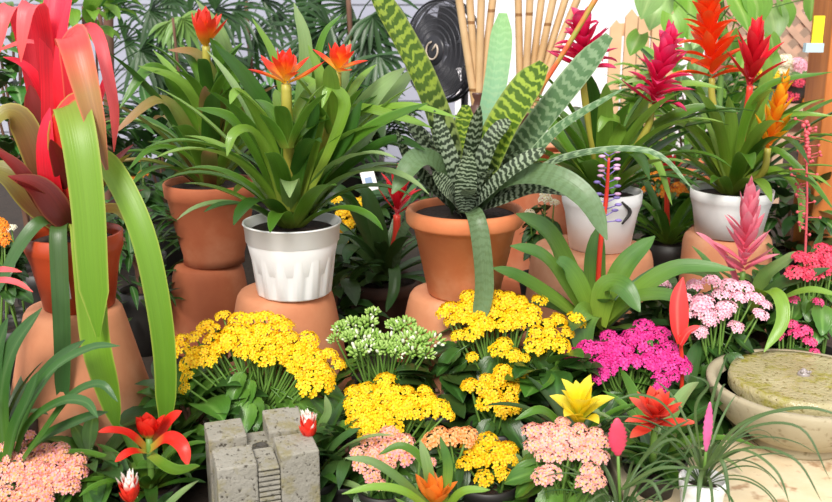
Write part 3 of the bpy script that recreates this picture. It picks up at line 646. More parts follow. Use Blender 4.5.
zF = P(728, 232, 2.1).z; tp = P(732, 189, 2.08)
Fq = thing('potted_guzmania', 'group of guzmanias flowering orange, crimson and amber in rightmost big white pot', 'bromeliad', (tp.x, 2.08, zF))
pot_geo(Fq, (tp.x, 2.08), zF+.0015, tp.z, 40.5*S(189, 2.08), 32*S(232, 2.08), M['white'], 'plain')
bc = Vector((tp.x, 2.08, tp.z-.01)); random.seed(55)
rosette(Fq, bc, [M['guz'], M['guz2'], M['guz2'], M['guz3']], 46, (.24, .38), (.024, .034), e=(84, 32), droop=(30, 100), r0=.02)
for pts, w_, mt in [([(734, 185, 2.05), (745, 120, 2.0), (770, 85, 1.96), (832, 72, 1.92)], 10, 'guz'),
    ([(734, 185, 2.05), (760, 130, 2.0), (790, 115, 1.96), (834, 116, 1.93)], 9, 'guz2'),
    ([(734, 185, 2.05), (770, 150, 2.0), (805, 175, 1.95), (834, 210, 1.92)], 9, 'guz'),
    ([(736, 185, 2.04), (775, 170, 2.0), (800, 195, 1.96), (800, 232, 1.94)], 10, 'guz2'),
    ([(732, 185, 2.08), (752, 130, 2.08), (766, 80, 2.08), (768, 55, 2.08)], 13, 'guz2'),
    ([(728, 185, 2.05), (700, 140, 2.0), (672, 122, 1.96), (640, 140, 1.93)], 12, 'guz2'),
    ([(728, 185, 2.05), (700, 110, 2.0), (660, 78, 1.96), (620, 84, 1.92)], 10, 'guzpale')]: leaf(Fq, M[mt], pts, w_)
tower(Fq, bc, P(712, 78, 2.08), (.05, .095), .030, M['brO'], .165, 40, curl=(-10, 70), e=(85, 25))
tower(Fq, bc, P(750, 86, 2.0), (.06, .09), .026, M['brC'], .09, 20, e=(85, 45), curl=(-30, 20))
tower(Fq, bc, P(768, 148, 1.98), (.04, .07), .020, M['brYo'], .13, 26, e=(85, 50), curl=(-20, 20))
# ================================================================== G: aechmea with red flower spike
gb = P(597, 305, 1.62); G_ = thing('potted_aechmea', 'broad-leaved pale green bromeliad with thin red spike of violet florets', 'bromeliad', (gb.x, 1.62, 0))
pot_geo(G_, (gb.x, 1.62), 0, gb.z-.045, .06, .045, M['brownpot'], 'plain')
gc = Vector((gb.x, 1.62, gb.z-.055)); random.seed(8)
rosette(G_, gc, [M['aech'], M['aech'], M['dark2']], 14, (.14, .21), (.034, .044), e=(72, 30), droop=(30, 70), r0=.01)
for pts, w_ in [([(590, 318, 1.6), (566, 268, 1.58), (546, 232, 1.55), (516, 214, 1.53)], 27), ([(588, 320, 1.58), (562, 280, 1.55), (540, 255, 1.52), (510, 246, 1.5)], 19),
    ([(586, 324, 1.58), (555, 300, 1.55), (520, 278, 1.52), (492, 268, 1.5)], 18), ([(597, 318, 1.62), (594, 270, 1.63), (598, 226, 1.64)], 22), ([(604, 318, 1.6), (622, 270, 1.6), (655, 236, 1.6)], 22),
    ([(606, 322, 1.58), (640, 290, 1.55), (680, 268, 1.53), (735, 270, 1.5)], 20), ([(602, 324, 1.56), (630, 300, 1.52), (668, 296, 1.48), (690, 312, 1.46)], 17),
    ([(597, 325, 1.55), (590, 312, 1.51), (582, 328, 1.49), (584, 370, 1.48)], 26), ([(597, 325, 1.55), (606, 290, 1.53), (622, 288, 1.5), (640, 312, 1.48)], 26), ([(592, 322, 1.56), (580, 290, 1.54), (566, 268, 1.53), (556, 262, 1.52)], 24)]:
    leaf(G_, M['aech'], pts, w_, prof=LEAFW, fold=.2)
s = MB(); s.tube([gc, P(600, 250, 1.6), P(606, 200, 1.59), P(609, 158, 1.58)], [.005, .0045, .004, .002], 8, 24); s.build('flower_spike', M['stemr'], G_)
s = MB()
for i in range(11):
    t = i/10; c = P(606+3*t, 222-66*t, 1.59)
    for sd in (-1, 1):
        tip = c+Vector((sd*R(.016, .024)*(1-.4*t), R(-.012, .012), R(.002, .012))); s.tube([c, tip], [.0012, .001], 5)
        s.ball(tip, (.0065, .0035, .003), 6, 5, m=random.choice([0, 1]))
s.build('florets', [M['purp'], M['lilac']], G_)
# ================================================================== H: pink-bract bromeliad
hb = P(742, 305, 1.72); H = thing('potted_bromeliad', 'bromeliad with tall feathery pink bract spike standing before rightmost white pot', 'bromeliad', (hb.x, 1.72, 0))
pot_geo(H, (hb.x, 1.72), 0, hb.z-.06, .055, .04, M['brownpot'], 'plain')
hc = Vector((hb.x, 1.72, hb.z-.065)); random.seed(9)
rosette(H, hc, [M['dark2'], M['aech'], M['greyg']], 16, (.16, .24), (.024, .03), e=(75, 25), droop=(40, 90))
for pts, w_, mt in [([(740, 318, 1.7), (715, 280, 1.66), (680, 268, 1.63), (640, 284, 1.6), (600, 320, 1.58)], 17, 'dark2'), ([(750, 318, 1.7), (762, 280, 1.68), (785, 262, 1.65), (800, 252, 1.63)], 15, 'guzpale'),
    ([(750, 320, 1.68), (772, 290, 1.63), (800, 278, 1.6), (830, 268, 1.58)], 14, 'dark2'), ([(748, 320, 1.66), (760, 292, 1.6), (778, 296, 1.55), (782, 322, 1.52), (764, 352, 1.5)], 15, 'guz2'),
    ([(742, 300, 1.7), (728, 262, 1.68), (712, 244, 1.66), (696, 232, 1.65)], 10, 'brP'), ([(752, 318, 1.68), (780, 300, 1.6), (810, 290, 1.55), (840, 296, 1.52)], 10, 'guz2')]: leaf(H, M[mt], pts, w_)
flower(H, hc, P(743, 272, 1.66), [dict(n=36, L=(.045, .075), W=.019, e=(85, 32), curl=(-30, 25), h=.14)], M['brP'], M['stemg'], name='bract_spike', r=.005)
# ================================================================== fountain on slab
zs = .045
s = MB(); s.box((P(648, 490, 1.12).x, .95, 0), (.95, 1.62, zs)); o = s.build('stone_slab', stonemat('cream_slab_stone', 'e4d6ba', 'd6bf98', 'b09070', 25, rough=.7, bstr=.3), smooth=False, bevel=.004)
tag(o, 'cream stone slab carrying the fountain and the small white pot', 'slab')
fc = P(803, 381, 1.42); sc = S(381, 1.42); fr = 93*sc; fz = fc.z
Fo = thing('stone_fountain', 'round cream stone bowl fountain with mossy disc on cream slab', 'fountain', (fc.x, 1.42, zs))
b = MB(); h = fz-zs
b.lathe([(.0005, zs), (fr*.48, zs), (fr*.50, zs+.006), (fr*.47, zs+.016), (fr*.60, zs+h*.22), (fr*.80, zs+h*.42), (fr*.93, zs+h*.66), (fr*.985, zs+h*.86), (fr, zs+h*.96), (fr*.99, fz), (fr*.93, fz+.001), (fr*.885, fz-.006), (fr*.87, fz-.03), (fr*.6, fz-.05), (.0005, fz-.055)], (fc.x, 1.42, 0), 90, wob=.006)
b.build('bowl', stonemat('cream_cast_stone', 'aca288', 'a0957a', '867a5e', 60, rough=.8, bstr=.25), Fo)
dc = Vector((fc.x+.004, 1.42+.010, fz-.016)); dr = fr*.775
b = MB(); b.lathe([(.0005, -.02), (dr*.95, -.02), (dr*.985, -.008), (dr, .012), (dr*.985, .021), (dr*.9, .0195), (dr*.5, .021), (.012, .023), (.0005, .023)], dc, 80, wob=.012)
b.build('mossy_disc', stonemat('mossy_disc_stone', '9c9268', 'b8ae88', '6e6030', 140, moss='8c8610', rough=.2, bstr=.9), Fo)
b = MB(); b.lathe([(fr*.868, -.022), (fr*.868, -.0215)], (fc.x, 1.42, fz), 60); b.lathe([(.0005, fz-.018), (fr*.872, fz-.018)], (fc.x, 1.42, 0), 60)
b.build('water', solid('dark_water', '5c5646', .05, .2, 6), Fo)
b = MB(); b.lathe([(.0005, 0), (.011, 0), (.009, .006), (.006, .009), (.0005, .011)], dc+Vector((0, 0, .021)), 16, wob=.2)
for i in range(5): b.ball(dc+Vector((R(-.008, .008), R(-.008, .008), .03)), R(.002, .004), 6, 4)
b.build('spout', solid('wet_grey_stone', 'a49a98', .2, .3, 80), Fo)
# ================================================================== carved stone block
bt = P(260, 440, 1.22); Mz = Matrix.Translation((bt.x, 1.22, 0)) @ Matrix.Rotation(math.radians(19), 4, 'Z')
zt = bt.z; J = thing('stone_block', 'grey carved stone block of four pillars with ribbed channel in front', 'garden ornament', (bt.x, 1.22, 0))
sm = stonemat('grey_cast_stone', '848074', '98948a', '403a30', 150, moss='807852', bstr=.8)
hs, g_ = .069, .0155
b = MB(); b.box((-hs+.012, -hs+.012, 0), (hs-.012, hs-.012, zt-.014), Mz); b.build('core', sm, J, smooth=False)
for ix, iy, dz in ((-1, -1, .0), (1, -1, .006), (-1, 1, .003), (1, 1, .008)):
    x0, x1 = sorted((ix*g_, ix*hs)); y0, y1 = sorted((iy*g_, iy*hs)); b = MB()
    tl = [0, .0, .004, .004]
    if iy > 0 and ix > 0: tl = [-.006, -.006, .006, .006]
    b.box((x0, y0, 0), (x1, y1, zt+dz), Mz, top=tl); b.build('pillar', sm, J, smooth=False, bevel=.0022)
b = MB()
for k in range(18):
    z = zt-.016-k*.0075
    if z > .006: b.box((-g_+.001, -hs+.0015, z-.0048), (g_-.001, -hs+.013, z), Mz)
b.build('ribbed_channel', sm, J, smooth=False, bevel=.001)
b = MB(); b.box((-g_+.001, -hs+.002, zt-.014), (g_-.001, -g_, zt-.004), Mz, top=[-.006, -.006, 0, 0]); b.build('ledge', sm, J, smooth=False, bevel=.002)
b = MB(); b.lathe([(.0005, -.004), (.012, -.004), (.011, .004), (.007, .005), (.005, .001), (.0005, .001)], Mz @ Vector((0, 0, zt-.012)), 20, wob=.15)
b.build('spout', solid('dark_wet_stone', '4a4640', .4, .4, 150), J)
# ================================================================== kalanchoes
K = kalanchoe
K('big mounded kalanchoe covered in bright yellow flowers behind the grey stone block', 'kY', 256, 1.36, [(250, 325, 34, 20), (204, 342, 28, 16), (283, 342, 40, 20), (316, 362, 22, 22), (183, 352, 10, 14), (187, 374, 9, 7), (184, 386, 6, 6), (230, 346, 20, 10), (238, 352, 5, 5)], 44, nf=20, k=.0014, potr=.06, zpot=.1)
K('kalanchoe of pale green and white buds between two yellow kalanchoes', 'kW', 380, 1.46, [(378, 328, 46, 16), (402, 342, 32, 14), (348, 338, 20, 14), (345, 318, 12, 6)], 24, kind='bud', nf=26, rpx=9, k=.002, leafdrop=(.05, .12), hole=.2, zpot=.1)
K('tall yellow kalanchoe below the orange terracotta pot', 'kY', 500, 1.44, [(495, 308, 34, 26), (465, 315, 26, 16), (520, 300, 18, 14), (552, 322, 26, 14), (455, 300, 12, 6), (548, 340, 20, 8), (472, 355, 7, 6), (505, 345, 14, 6), (525, 356, 6, 5)], 34, nf=20, k=.0015, hole=.05, zpot=.1, leafk='kald')
K('loose golden kalanchoe in the middle, below the tall yellow one', 'kY2', 495, 1.36, [(478, 382, 16, 8), (503, 375, 22, 9), (518, 384, 14, 8), (490, 398, 12, 9), (508, 404, 11, 7), (468, 383, 9, 7)], 26, nf=17, rpx=8, k=.0015, leafk='kald', potr=.045, zpot=.08)
K('low round lemon-yellow kalanchoe at front centre', 'kY', 395, 1.27, [(392, 392, 46, 15), (380, 408, 34, 17), (362, 415, 18, 16), (425, 402, 20, 12), (448, 412, 9, 7)], 24, nf=20, k=.0016, zpot=.08)
K('golden kalanchoe at the bottom, right of the orange lily-like flower', 'kY2', 485, 1.22, [(488, 446, 26, 11), (476, 456, 16, 8), (505, 458, 14, 10), (484, 475, 10, 9), (505, 472, 9, 8)], 22, nf=17, k=.0016, zpot=.06, leafk='kald')
K('apricot kalanchoe just left of the bottom golden one', 'kO', 452, 1.25, [(452, 428, 18, 8), (438, 432, 12, 8), (466, 438, 9, 8)], 12, nf=17, k=.0015, zpot=.06, potr=.035, leafk='kald')
K('pale pink kalanchoe in front of the low yellow one', 'kL', 382, 1.18, [(385, 440, 26, 13), (370, 450, 20, 11), (395, 452, 14, 8), (372, 473, 10, 8), (380, 482, 7, 6), (390, 463, 10, 6)], 22, nf=19, k=.0016, zpot=.06, potr=.04, leafk='kald')
K('small pink kalanchoe among the pointed leaves at bottom centre', 'kL', 425, 1.17, [(420, 454, 9, 6), (430, 460, 9, 6)], 8, nf=17, zpot=.05, potr=.03, leafk='kald', spread=.04)
K('salmon-pink kalanchoe right of centre, below the yellow star flower', 'kS', 560, 1.12, [(565, 430, 32, 13), (548, 448, 22, 15), (590, 442, 18, 12), (545, 432, 18, 14), (545, 470, 12, 8), (598, 455, 8, 7), (592, 478, 14, 9)], 26, nf=19, k=.0016, zpot=.06)
K('vivid magenta kalanchoe right of centre', 'kM', 635, 1.42, [(638, 345, 38, 20), (612, 352, 24, 16), (665, 362, 24, 18), (582, 350, 14, 9), (660, 385, 10, 7), (648, 330, 22, 10), (600, 375, 8, 7)], 26, nf=20, k=.0015, zpot=.09, leafk='kald')
K('pale pink kalanchoe in globes behind the fountain', 'kP', 715, 1.52, [(695, 282, 10, 9), (712, 278, 12, 9), (730, 282, 12, 10), (745, 284, 10, 9), (755, 295, 10, 9), (722, 291, 11, 9), (690, 298, 13, 11), (704, 310, 12, 10), (700, 303, 12, 10), (727, 304, 12, 10), (722, 310, 10, 9), (684, 312, 10, 8), (710, 318, 9, 8), (761, 312, 9, 8), (700, 329, 10, 8), (736, 324, 8, 8), (740, 294, 11, 9), (765, 302, 7, 7)], 30, nf=26, rpx=10, k=.001, zpot=.1, leafk='kald', leafs=(.04, .055))
K('rose-red kalanchoe at right edge above the fountain', 'kR', 818, 1.6, [(818, 262, 26, 14), (800, 268, 12, 9), (835, 255, 20, 14), (800, 254, 10, 8)], 22, nf=20, k=.0015, zpot=.12, potr=.055, leafk='kal')
K('small hot-pink kalanchoe peeking over the fountain rim', 'kH', 796, 1.55, [(785, 330, 9, 7), (792, 322, 8, 6), (806, 330, 7, 9), (783, 320, 7, 5), (811, 340, 6, 8), (794, 297, 8, 6), (818, 300, 8, 6), (815, 350, 5, 6)], 16, nf=17, rpx=7, k=.0008, zpot=.09, leafk='kald', potr=.04)
K('peachy pink kalanchoe in the bottom left corner', 'kL', 38, 1.16, [(28, 450, 30, 14), (58, 460, 28, 17), (18, 468, 26, 14), (40, 478, 30, 14), (24, 492, 26, 12), (72, 472, 14, 12)], 18, nf=19, k=.0016, zpot=.05)
K('yellow kalanchoe in the shade behind the white fluted pot', 'kY2', 350, 2.15, [(352, 205, 18, 14), (345, 222, 14, 10), (345, 236, 6, 8), (365, 214, 8, 9)], 22, nf=18, rpx=8, k=.002, zpot=.12, leafk='kald')
K('orange kalanchoe at far left edge beside the red-brown pot', 'kOr', 2, 1.75, [(2, 236, 12, 5), (-5, 228, 10, 8)], 12, nf=17, rpx=7, zpot=.12, leafk='kald')
K('white kalanchoe at far left edge behind the orange one', 'kWh', 8, 1.85, [(8, 226, 8, 5)], 8, nf=17, rpx=6, zpot=.12, leafk='kald', potr=.03)
K('orange kalanchoe in the shade between the two right white pots', 'kOr', 665, 2.4, [(662, 186, 16, 7), (680, 190, 10, 6), (655, 172, 8, 5)], 22, nf=17, rpx=6, k=.002, zpot=.12, leafk='kald')
K('cream kalanchoe tucked behind the banded bromeliad pot', 'kWh', 545, 2.1, [(548, 196, 10, 4), (532, 206, 8, 4)], 14, nf=17, rpx=6, k=.002, zpot=.12, leafk='kald')
K('tiny pale pink kalanchoe left of the coral spathe', 'kP', 655, 1.7, [(658, 278, 9, 4), (665, 287, 9, 3), (648, 288, 6, 4)], 12, nf=17, rpx=6, k=.001, zpot=.1, leafk='kald', potr=.035)
K('orange kalanchoe glimpsed left of the round red clay pot', 'kOr', 142, 2.3, [(143, 172, 7, 5), (132, 178, 6, 5), (140, 158, 4, 4)], 14, nf=17, rpx=6, k=.001, zpot=.12, leafk='kald', spread=.08)
# ================================================================== small bromeliads
def brom(name, label, base, Y, zpot, potR, leaves, heads, matl, n, L_, W_, e=(70, 20), droop=(30, 80), potm='npot', seed=1, kind='plain', z0=0):
    random.seed(seed); root = thing(name, label, 'bromeliad', (base.x, Y, z0))
    pot_geo(root, (base.x, Y), z0+(.0015 if z0 else 0), zpot, potR, potR*.75, M[potm], kind)
    c = Vector((base.x, Y, zpot-.01)); rosette(root, c, matl, n, L_, W_, e=e, droop=droop)
    for pts, w_, mt in leaves: leaf(root, M[mt], pts, w_)
    for h in heads: h(root, c)
    return root
def hd(top, spec, mat, stalk='stemg', r=.005):
    return lambda root, c: flower(root, c, top, spec, M[mat], M[stalk], r=r)
# yellow star
brom('potted_guzmania', 'guzmania with a single lemon-yellow star flower right of centre', P(578, 440, 1.33), 1.33, .08, .045, [([(578, 450, 1.32), (560, 425, 1.3), (540, 410, 1.28), (515, 420, 1.27)], 10, 'guz')],
     [hd(P(579, 424, 1.24), [dict(n=13, L=(.052, .062), W=.026, e=(84, 50), curl=(-10, 75), h=.022)], 'brY')], [M['guz'], M['guz3'], M['dark']], 16, (.12, .17), (.016, .02), seed=3)
# salmon red
brom('potted_guzmania', 'guzmania with a wide salmon-red star flower left of the fountain', P(655, 455, 1.32), 1.32, .07, .05, [],
     [hd(P(655, 424, 1.22), [dict(n=22, L=(.03, .052), W=.020, e=(80, 0), curl=(-30, 30), h=.026)], 'brS')], [M['guz'], M['guz3'], M['guzpale']], 18, (.13, .18), (.018, .024), seed=4)
# scarlet bottom left
brom('potted_guzmania', 'small scarlet star bromeliad left of the grey stone block', P(148, 470, 1.25), 1.25, .06, .045,
     [([(148, 450, 1.24), (130, 434, 1.22), (112, 430, 1.2), (98, 432, 1.19)], 9, 'brSc'), ([(150, 450, 1.22), (168, 438, 1.19), (182, 446, 1.17), (188, 466, 1.16)], 15, 'brSc'), ([(150, 448, 1.25), (162, 430, 1.26), (172, 418, 1.26), (182, 411, 1.26)], 13, 'brSc'), ([(146, 452, 1.22), (130, 452, 1.19), (115, 462, 1.17)], 10, 'brSc'), ([(150, 455, 1.22), (175, 470, 1.17), (200, 466, 1.13)], 12, 'guz')],
     [hd(P(149, 438, 1.24), [dict(n=10, L=(.026, .038), W=.025, e=(88, 55), curl=(-40, 0), h=.004)], 'brSc')], [M['guz'], M['guz3']], 18, (.10, .15), (.016, .022), seed=5)
# white tipped ones
def cone(top, r_=.011, sc=1.0):
    def f(root, c):
        flower(root, c, top, [dict(n=20, L=(.026*sc, .023*sc), W=.006*sc, e=(88, 70), curl=(-15, 5), h=.004*sc), dict(n=26, L=(.018*sc, .017*sc), W=.009*sc, e=(72, 48), curl=(-50, -20), h=.006*sc, m=1)], [M['brW'], M['brS2']], M['stemg'], r=.005)
    return f
brom('potted_guzmania', 'small bromeliad with white-tipped red cone right of the grey stone block', P(311, 480, 1.27), 1.27, .06, .04, [([(312, 470, 1.3), (320, 430, 1.3), (328, 412, 1.3), (325, 395, 1.3)], 9, 'guzpale'), ([(312, 470, 1.28), (340, 440, 1.26), (360, 428, 1.25)], 9, 'dark2'), ([(310, 470, 1.29), (298, 430, 1.3), (290, 400, 1.3)], 10, 'guz')],
     [cone(P(309, 438, 1.22), sc=1.6)], [M['dark2'], M['guz3'], M['guzpale']], 20, (.12, .17), (.014, .018), seed=6)
brom('potted_guzmania', 'small bromeliad with white-tipped red cone in the bottom left', P(132, 515, 1.12), 1.12, .045, .04, [],
     [cone(P(131, 502, 1.1), sc=1.5)], [M['dark2'], M['guz'], M['guzpale']], 16, (.09, .13), (.014, .018), seed=7, e=(60, 15))
# orange at bottom centre
brom('potted_guzmania', 'bromeliad with pointed orange flower at the bottom edge, centre', P(437, 520, 1.1), 1.1, .04, .045,
     [([(437, 515, 1.1), (400, 480, 1.08), (372, 462, 1.07), (345, 458, 1.06)], 10, 'guzpale'), ([(437, 515, 1.09), (405, 492, 1.07), (375, 487, 1.06), (342, 494, 1.05)], 9, 'guz2'), ([(434, 515, 1.1), (428, 470, 1.1), (420, 440, 1.1)], 11, 'guzpale'), ([(440, 515, 1.1), (448, 470, 1.1), (440, 436, 1.1)], 10, 'aech'), ([(437, 515, 1.12), (425, 465, 1.12), (402, 446, 1.12), (378, 455, 1.12)], 9, 'guz'), ([(442, 515, 1.1), (462, 492, 1.09), (490, 490, 1.08)], 9, 'guz2')],
     [hd(P(435, 503, 1.09), [dict(n=11, L=(.032, .045), W=.017, e=(80, 35), curl=(-30, 10), h=.006)], 'brOr')], [M['guz'], M['guz2'], M['guz3']], 12, (.09, .12), (.013, .017), seed=8, e=(60, 20))
# red guzmania behind, dark brown pot
rb = P(383, 285, 2.05)
brom('potted_guzmania', 'crimson-flowered guzmania in old brown pot between white pot and terracotta pot', rb, 2.05, P(383, 278, 2.05).z, .085,
     [([(385, 275, 2.03), (365, 230, 2.0), (345, 195, 1.97), (320, 180, 1.95)], 15, 'dark2'), ([(385, 275, 2.02), (378, 230, 1.98), (365, 195, 1.96), (352, 188, 1.94)], 18, 'dark2'), ([(380, 278, 2.0), (362, 255, 1.95), (350, 250, 1.92), (345, 262, 1.9)], 14, 'dark2'), ([(395, 275, 2.0), (400, 240, 1.97), (412, 218, 1.96), (425, 210, 1.96)], 10, 'greyg'), ([(388, 278, 1.98), (394, 268, 1.93), (394, 290, 1.9), (386, 312, 1.89)], 12, 'dark2')],
     [hd(P(397, 215, 2.03), [dict(n=20, L=(.05, .075), W=.016, e=(85, 35), curl=(-20, 30), h=.07)], 'brC', 'stemr', .008)], [M['dark2'], M['dark']], 22, (.2, .28), (.024, .032), e=(78, 25), droop=(40, 90), potm='brownpot', seed=9, z0=0, kind='terra')
brom('potted_guzmania', 'scarlet guzmania in the shade between the two right white pots', P(668, 240, 2.3), 2.3, .16, .07, [],
     [hd(P(668, 178, 2.28), [dict(n=14, L=(.035, .05), W=.018, e=(85, 50), curl=(-20, 20), h=.03)], 'brC', 'stemr', .006)], [M['guz3'], M['guz']], 22, (.2, .28), (.02, .026), seed=10)
# dark strap plant at front left
random.seed(12); fl = P(5, 470, 1.27); FL = thing('strap_leaf_plant', 'dark green strap-leaved plant arching in front at far left', 'plant', (fl.x, 1.27, 0))
pot_geo(FL, (fl.x, 1.27), 0, .07, .055, .042, M['npot'], 'plain')
for pts, w_ in [([(5, 470, 1.27), (0, 400, 1.27), (12, 350, 1.27), (42, 308, 1.27)], 22), ([(8, 470, 1.26), (25, 410, 1.25), (52, 368, 1.24), (85, 340, 1.23)], 20), ([(8, 470, 1.26), (20, 420, 1.23), (50, 372, 1.2), (90, 348, 1.18), (120, 346, 1.16)], 11),
    ([(12, 470, 1.25), (28, 425, 1.22), (60, 402, 1.18), (85, 402, 1.15), (98, 418, 1.13)], 12), ([(5, 470, 1.28), (-8, 420, 1.28), (-5, 360, 1.28), (8, 318, 1.28)], 24), ([(12, 470, 1.26), (40, 440, 1.23), (80, 420, 1.2), (108, 412, 1.18)], 13),
    ([(12, 475, 1.24), (45, 430, 1.2), (72, 395, 1.18), (100, 384, 1.16), (118, 402, 1.15)], 10), ([(5, 470, 1.24), (14, 430, 1.22), (28, 398, 1.2), (38, 372, 1.19)], 18)]:
    leaf(FL, M['bigdark'], pts, w_)
# red leaf tips entering at left edge
rr_ = P(-22, 300, 1.3); RL = thing('potted_bromeliad', 'red-leaved bromeliad reaching in at the left edge', 'bromeliad', (rr_.x, 1.33, 0))
pot_geo(RL, (rr_.x, 1.33), 0, .12, .05, .04, M['npot'], 'plain'); q = Vector((rr_.x, 1.33, .11))
for e_ in ([(-15, 300, 1.3), (-5, 282, 1.28), (15, 282, 1.26), (33, 292, 1.25)], [(-15, 290, 1.32), (-4, 272, 1.3), (8, 270, 1.29), (22, 272, 1.28)], [(-18, 300, 1.3), (-30, 270, 1.3), (-50, 270, 1.3)]):
    b = MB(); b.ribbon([q]+[P(*a) for a in e_], 8*S(290, 1.28), LEAFW); b.build('leaf', M['coral'], RL)
rosette(RL, q, [M['dark2']], 8, (.12, .16), (.018, .022), e=(75, 40), droop=(20, 60))
# coral spathe
sp = P(686, 350, 1.47); SP = thing('potted_anthurium', 'anthurium-like plant with one folded coral-red spathe behind magenta kalanchoe', 'flowering plant', (sp.x, 1.47, 0))
pot_geo(SP, (sp.x, 1.47), 0, .08, .045, .034, M['npot'], 'plain')
s = MB(); s.tube([(sp.x, 1.47, .07), P(682, 365, 1.46), P(680, 335, 1.45)], [.004, .003], 7, 10); s.build('stalk', M['stemr'], SP)
leaf(SP, M['spath'], [(679, 344, 1.45), (678, 325, 1.45), (678, 300, 1.45), (683, 277, 1.45)], 20, prof=[.25, .5, .85, 1, 1, .85, .55, .06], fold=.3, name='spathe')
leaf(SP, M['spath'], [(680, 345, 1.44), (688, 332, 1.43), (700, 326, 1.42)], 8, name='bract')
rosette(SP, (sp.x, 1.47, .075), [M['dark2'], M['kal']], 12, (.09, .13), (.022, .03), e=(70, 25), droop=(30, 60))
# ------------------------------------------------------------------ tillandsias with paddles
def tillandsia(label, base, Y, zp, zb, potr, potm, padtop, padbase, wpad, padm, n, seed, extra=(), L_=(.13, .22)):
    random.seed(seed); T = thing('potted_tillandsia', label, 'bromeliad', (base.x, Y, zb))
    pot_geo(T, (base.x, Y), zb+.0005, zp, potr, potr*.74, M[potm], 'plain'); c = Vector((base.x, Y, zp-.008))
    rosette(T, c, [M['tilg'], M['tilg'], M['dark2']], n, L_, (.0036, .0052), e=(82, 30), droop=(60, 130), fold=.3, nn=16, cr=2)
    for pts, w_ in extra: leaf(T, M['tilg'], pts, w_*.8, fold=.3)
    s = MB(); s.tube([c, padbase], [.0025, .002], 6); s.build('stalk', M['stemg'], T)
    b = MB(); ax = padtop-padbase; h_ = ax.length; az = ax.normalized(); x = Vector((1, 0, 0)); x = (x-az*x.dot(az)).normalized(); y = az.cross(x); n_ = 18; vs = []; uv = []
    for i in range(n_+1):
        t = i/n_; w = wpad/2*math.sin(PI*min(.985, max(.02, t)))**.62*(1-.12*t)*(1+.10*((i % 2)*2-1))
        for j in range(12):
            a = 2*PI*j/12; vs.append(padbase+az*h_*t+x*w*math.cos(a)+y*w*.35*math.sin(a)); uv.append((j/12, t))
    b.add(vs, [(i*12+j, i*12+(j+1) % 12, i*12+12+(j+1) % 12, i*12+12+j) for i in range(n_) for j in range(12)]+[tuple(range(12))[::-1], tuple(n_*12+j for j in range(12))], uv)
    b.build('flower_paddle', M[padm], T)
    return T
tb = P(703, 478, 1.16)
tillandsia('grassy tillandsia with slim pink paddle flower in small white pot on slab', tb, 1.16, tb.z, zs, 23.5*S(478, 1.16), 'white', P(710, 402, 1.13), P(706, 452, 1.14), .013, 'pink', 28, 14,
    [([(703, 470, 1.15), (740, 425, 1.12), (800, 408, 1.08), (850, 418, 1.05)], 5), ([(703, 470, 1.14), (745, 430, 1.1), (800, 428, 1.06), (830, 480, 1.03)], 4), ([(703, 470, 1.14), (750, 448, 1.1), (795, 460, 1.06), (822, 502, 1.03)], 4), ([(703, 470, 1.14), (740, 450, 1.1), (775, 470, 1.06), (790, 505, 1.04)], 4),
     ([(703, 470, 1.15), (695, 410, 1.15), (708, 385, 1.14), (690, 375, 1.13)], 4), ([(703, 470, 1.15), (712, 400, 1.15), (728, 352, 1.15)], 4), ([(703, 470, 1.12), (690, 470, 1.09), (682, 505, 1.07)], 5), ([(705, 470, 1.12), (722, 462, 1.09), (730, 505, 1.07)], 6), ([(700, 470, 1.15), (668, 410, 1.12), (640, 395, 1.1), (615, 400, 1.09)], 4), ([(703, 468, 1.15), (676, 440, 1.14), (650, 452, 1.12), (630, 480, 1.1)], 4), ([(703, 470, 1.12), (700, 480, 1.08), (697, 510, 1.06)], 6)], L_=(.12, .19))
tb = P(622, 500, 1.14)
tillandsia('tillandsia with broad rose-pink paddle in white pot at bottom right of salmon kalanchoe', tb, 1.14, .075, 0, .034, 'white', P(617, 418, 1.12), P(618, 456, 1.12), .026, 'rose', 24, 15,
    [([(622, 490, 1.13), (650, 450, 1.1), (672, 430, 1.08), (690, 420, 1.07)], 5), ([(622, 490, 1.12), (655, 470, 1.08), (690, 468, 1.05)], 6), ([(622, 490, 1.12), (650, 482, 1.08), (665, 510, 1.06)], 5)], L_=(.1, .16))
s = MB(); zz = P(655, 482, 1.25); NP = thing('nursery_pot', 'small black nursery pot of foliage between the two paddle-flower tillandsias', 'pot', (zz.x, 1.25, zs if zz.x > P(648, 490, 1.12).x else 0))
pot_geo(NP, (zz.x, 1.25), zs+.0005, P(655, 470, 1.25).z, .032, .025, M['npot'], 'plain')
random.seed(2); rosette(NP, (zz.x, 1.25, P(655, 472, 1.25).z), [M['kal'], M['kald']], 12, (.05, .08), (.016, .022), e=(75, 20), droop=(20, 60))
# ================================================================== pedestal fan
fcn = P(442, 51, 3.0); fs_ = S(51, 3.0); fR = 50*fs_
yaw = math.radians(-49); ax = Vector((math.sin(yaw), -math.cos(yaw), .06)).normalized()
FA = thing('pedestal_fan', 'black round pedestal fan with wire guard and emblem hub before pale wall', 'fan', (fcn.x+.06, 3.0, 0))
q = Vector((0, 0, 1)).rotation_difference(ax); Mq = q.to_matrix()
blk = solid('black_fan_plastic', '24242a', .35, .2, 10); wire = solid('dark_fan_wire', '4a4a50', .3, .1, metallic=.3); sil = solid('silver_emblem', 'c8b8a8', .3, .1)
def ft(p): return fcn+q @ Vector(p)
def ring(b, r, z, t, seg=56):
    vs = []; k = 6
    for i in range(seg):
        a = 2*PI*i/seg
        for j in range(k):
            bb = 2*PI*j/k; rr = r+t*math.cos(bb); vs.append(ft((rr*math.cos(a), rr*math.sin(a), z+t*math.sin(bb))))
    b.add(vs, [(i*k+j, ((i+1) % seg)*k+j, ((i+1) % seg)*k+(j+1) % k, i*k+(j+1) % k) for i in range(seg) for j in range(k)])
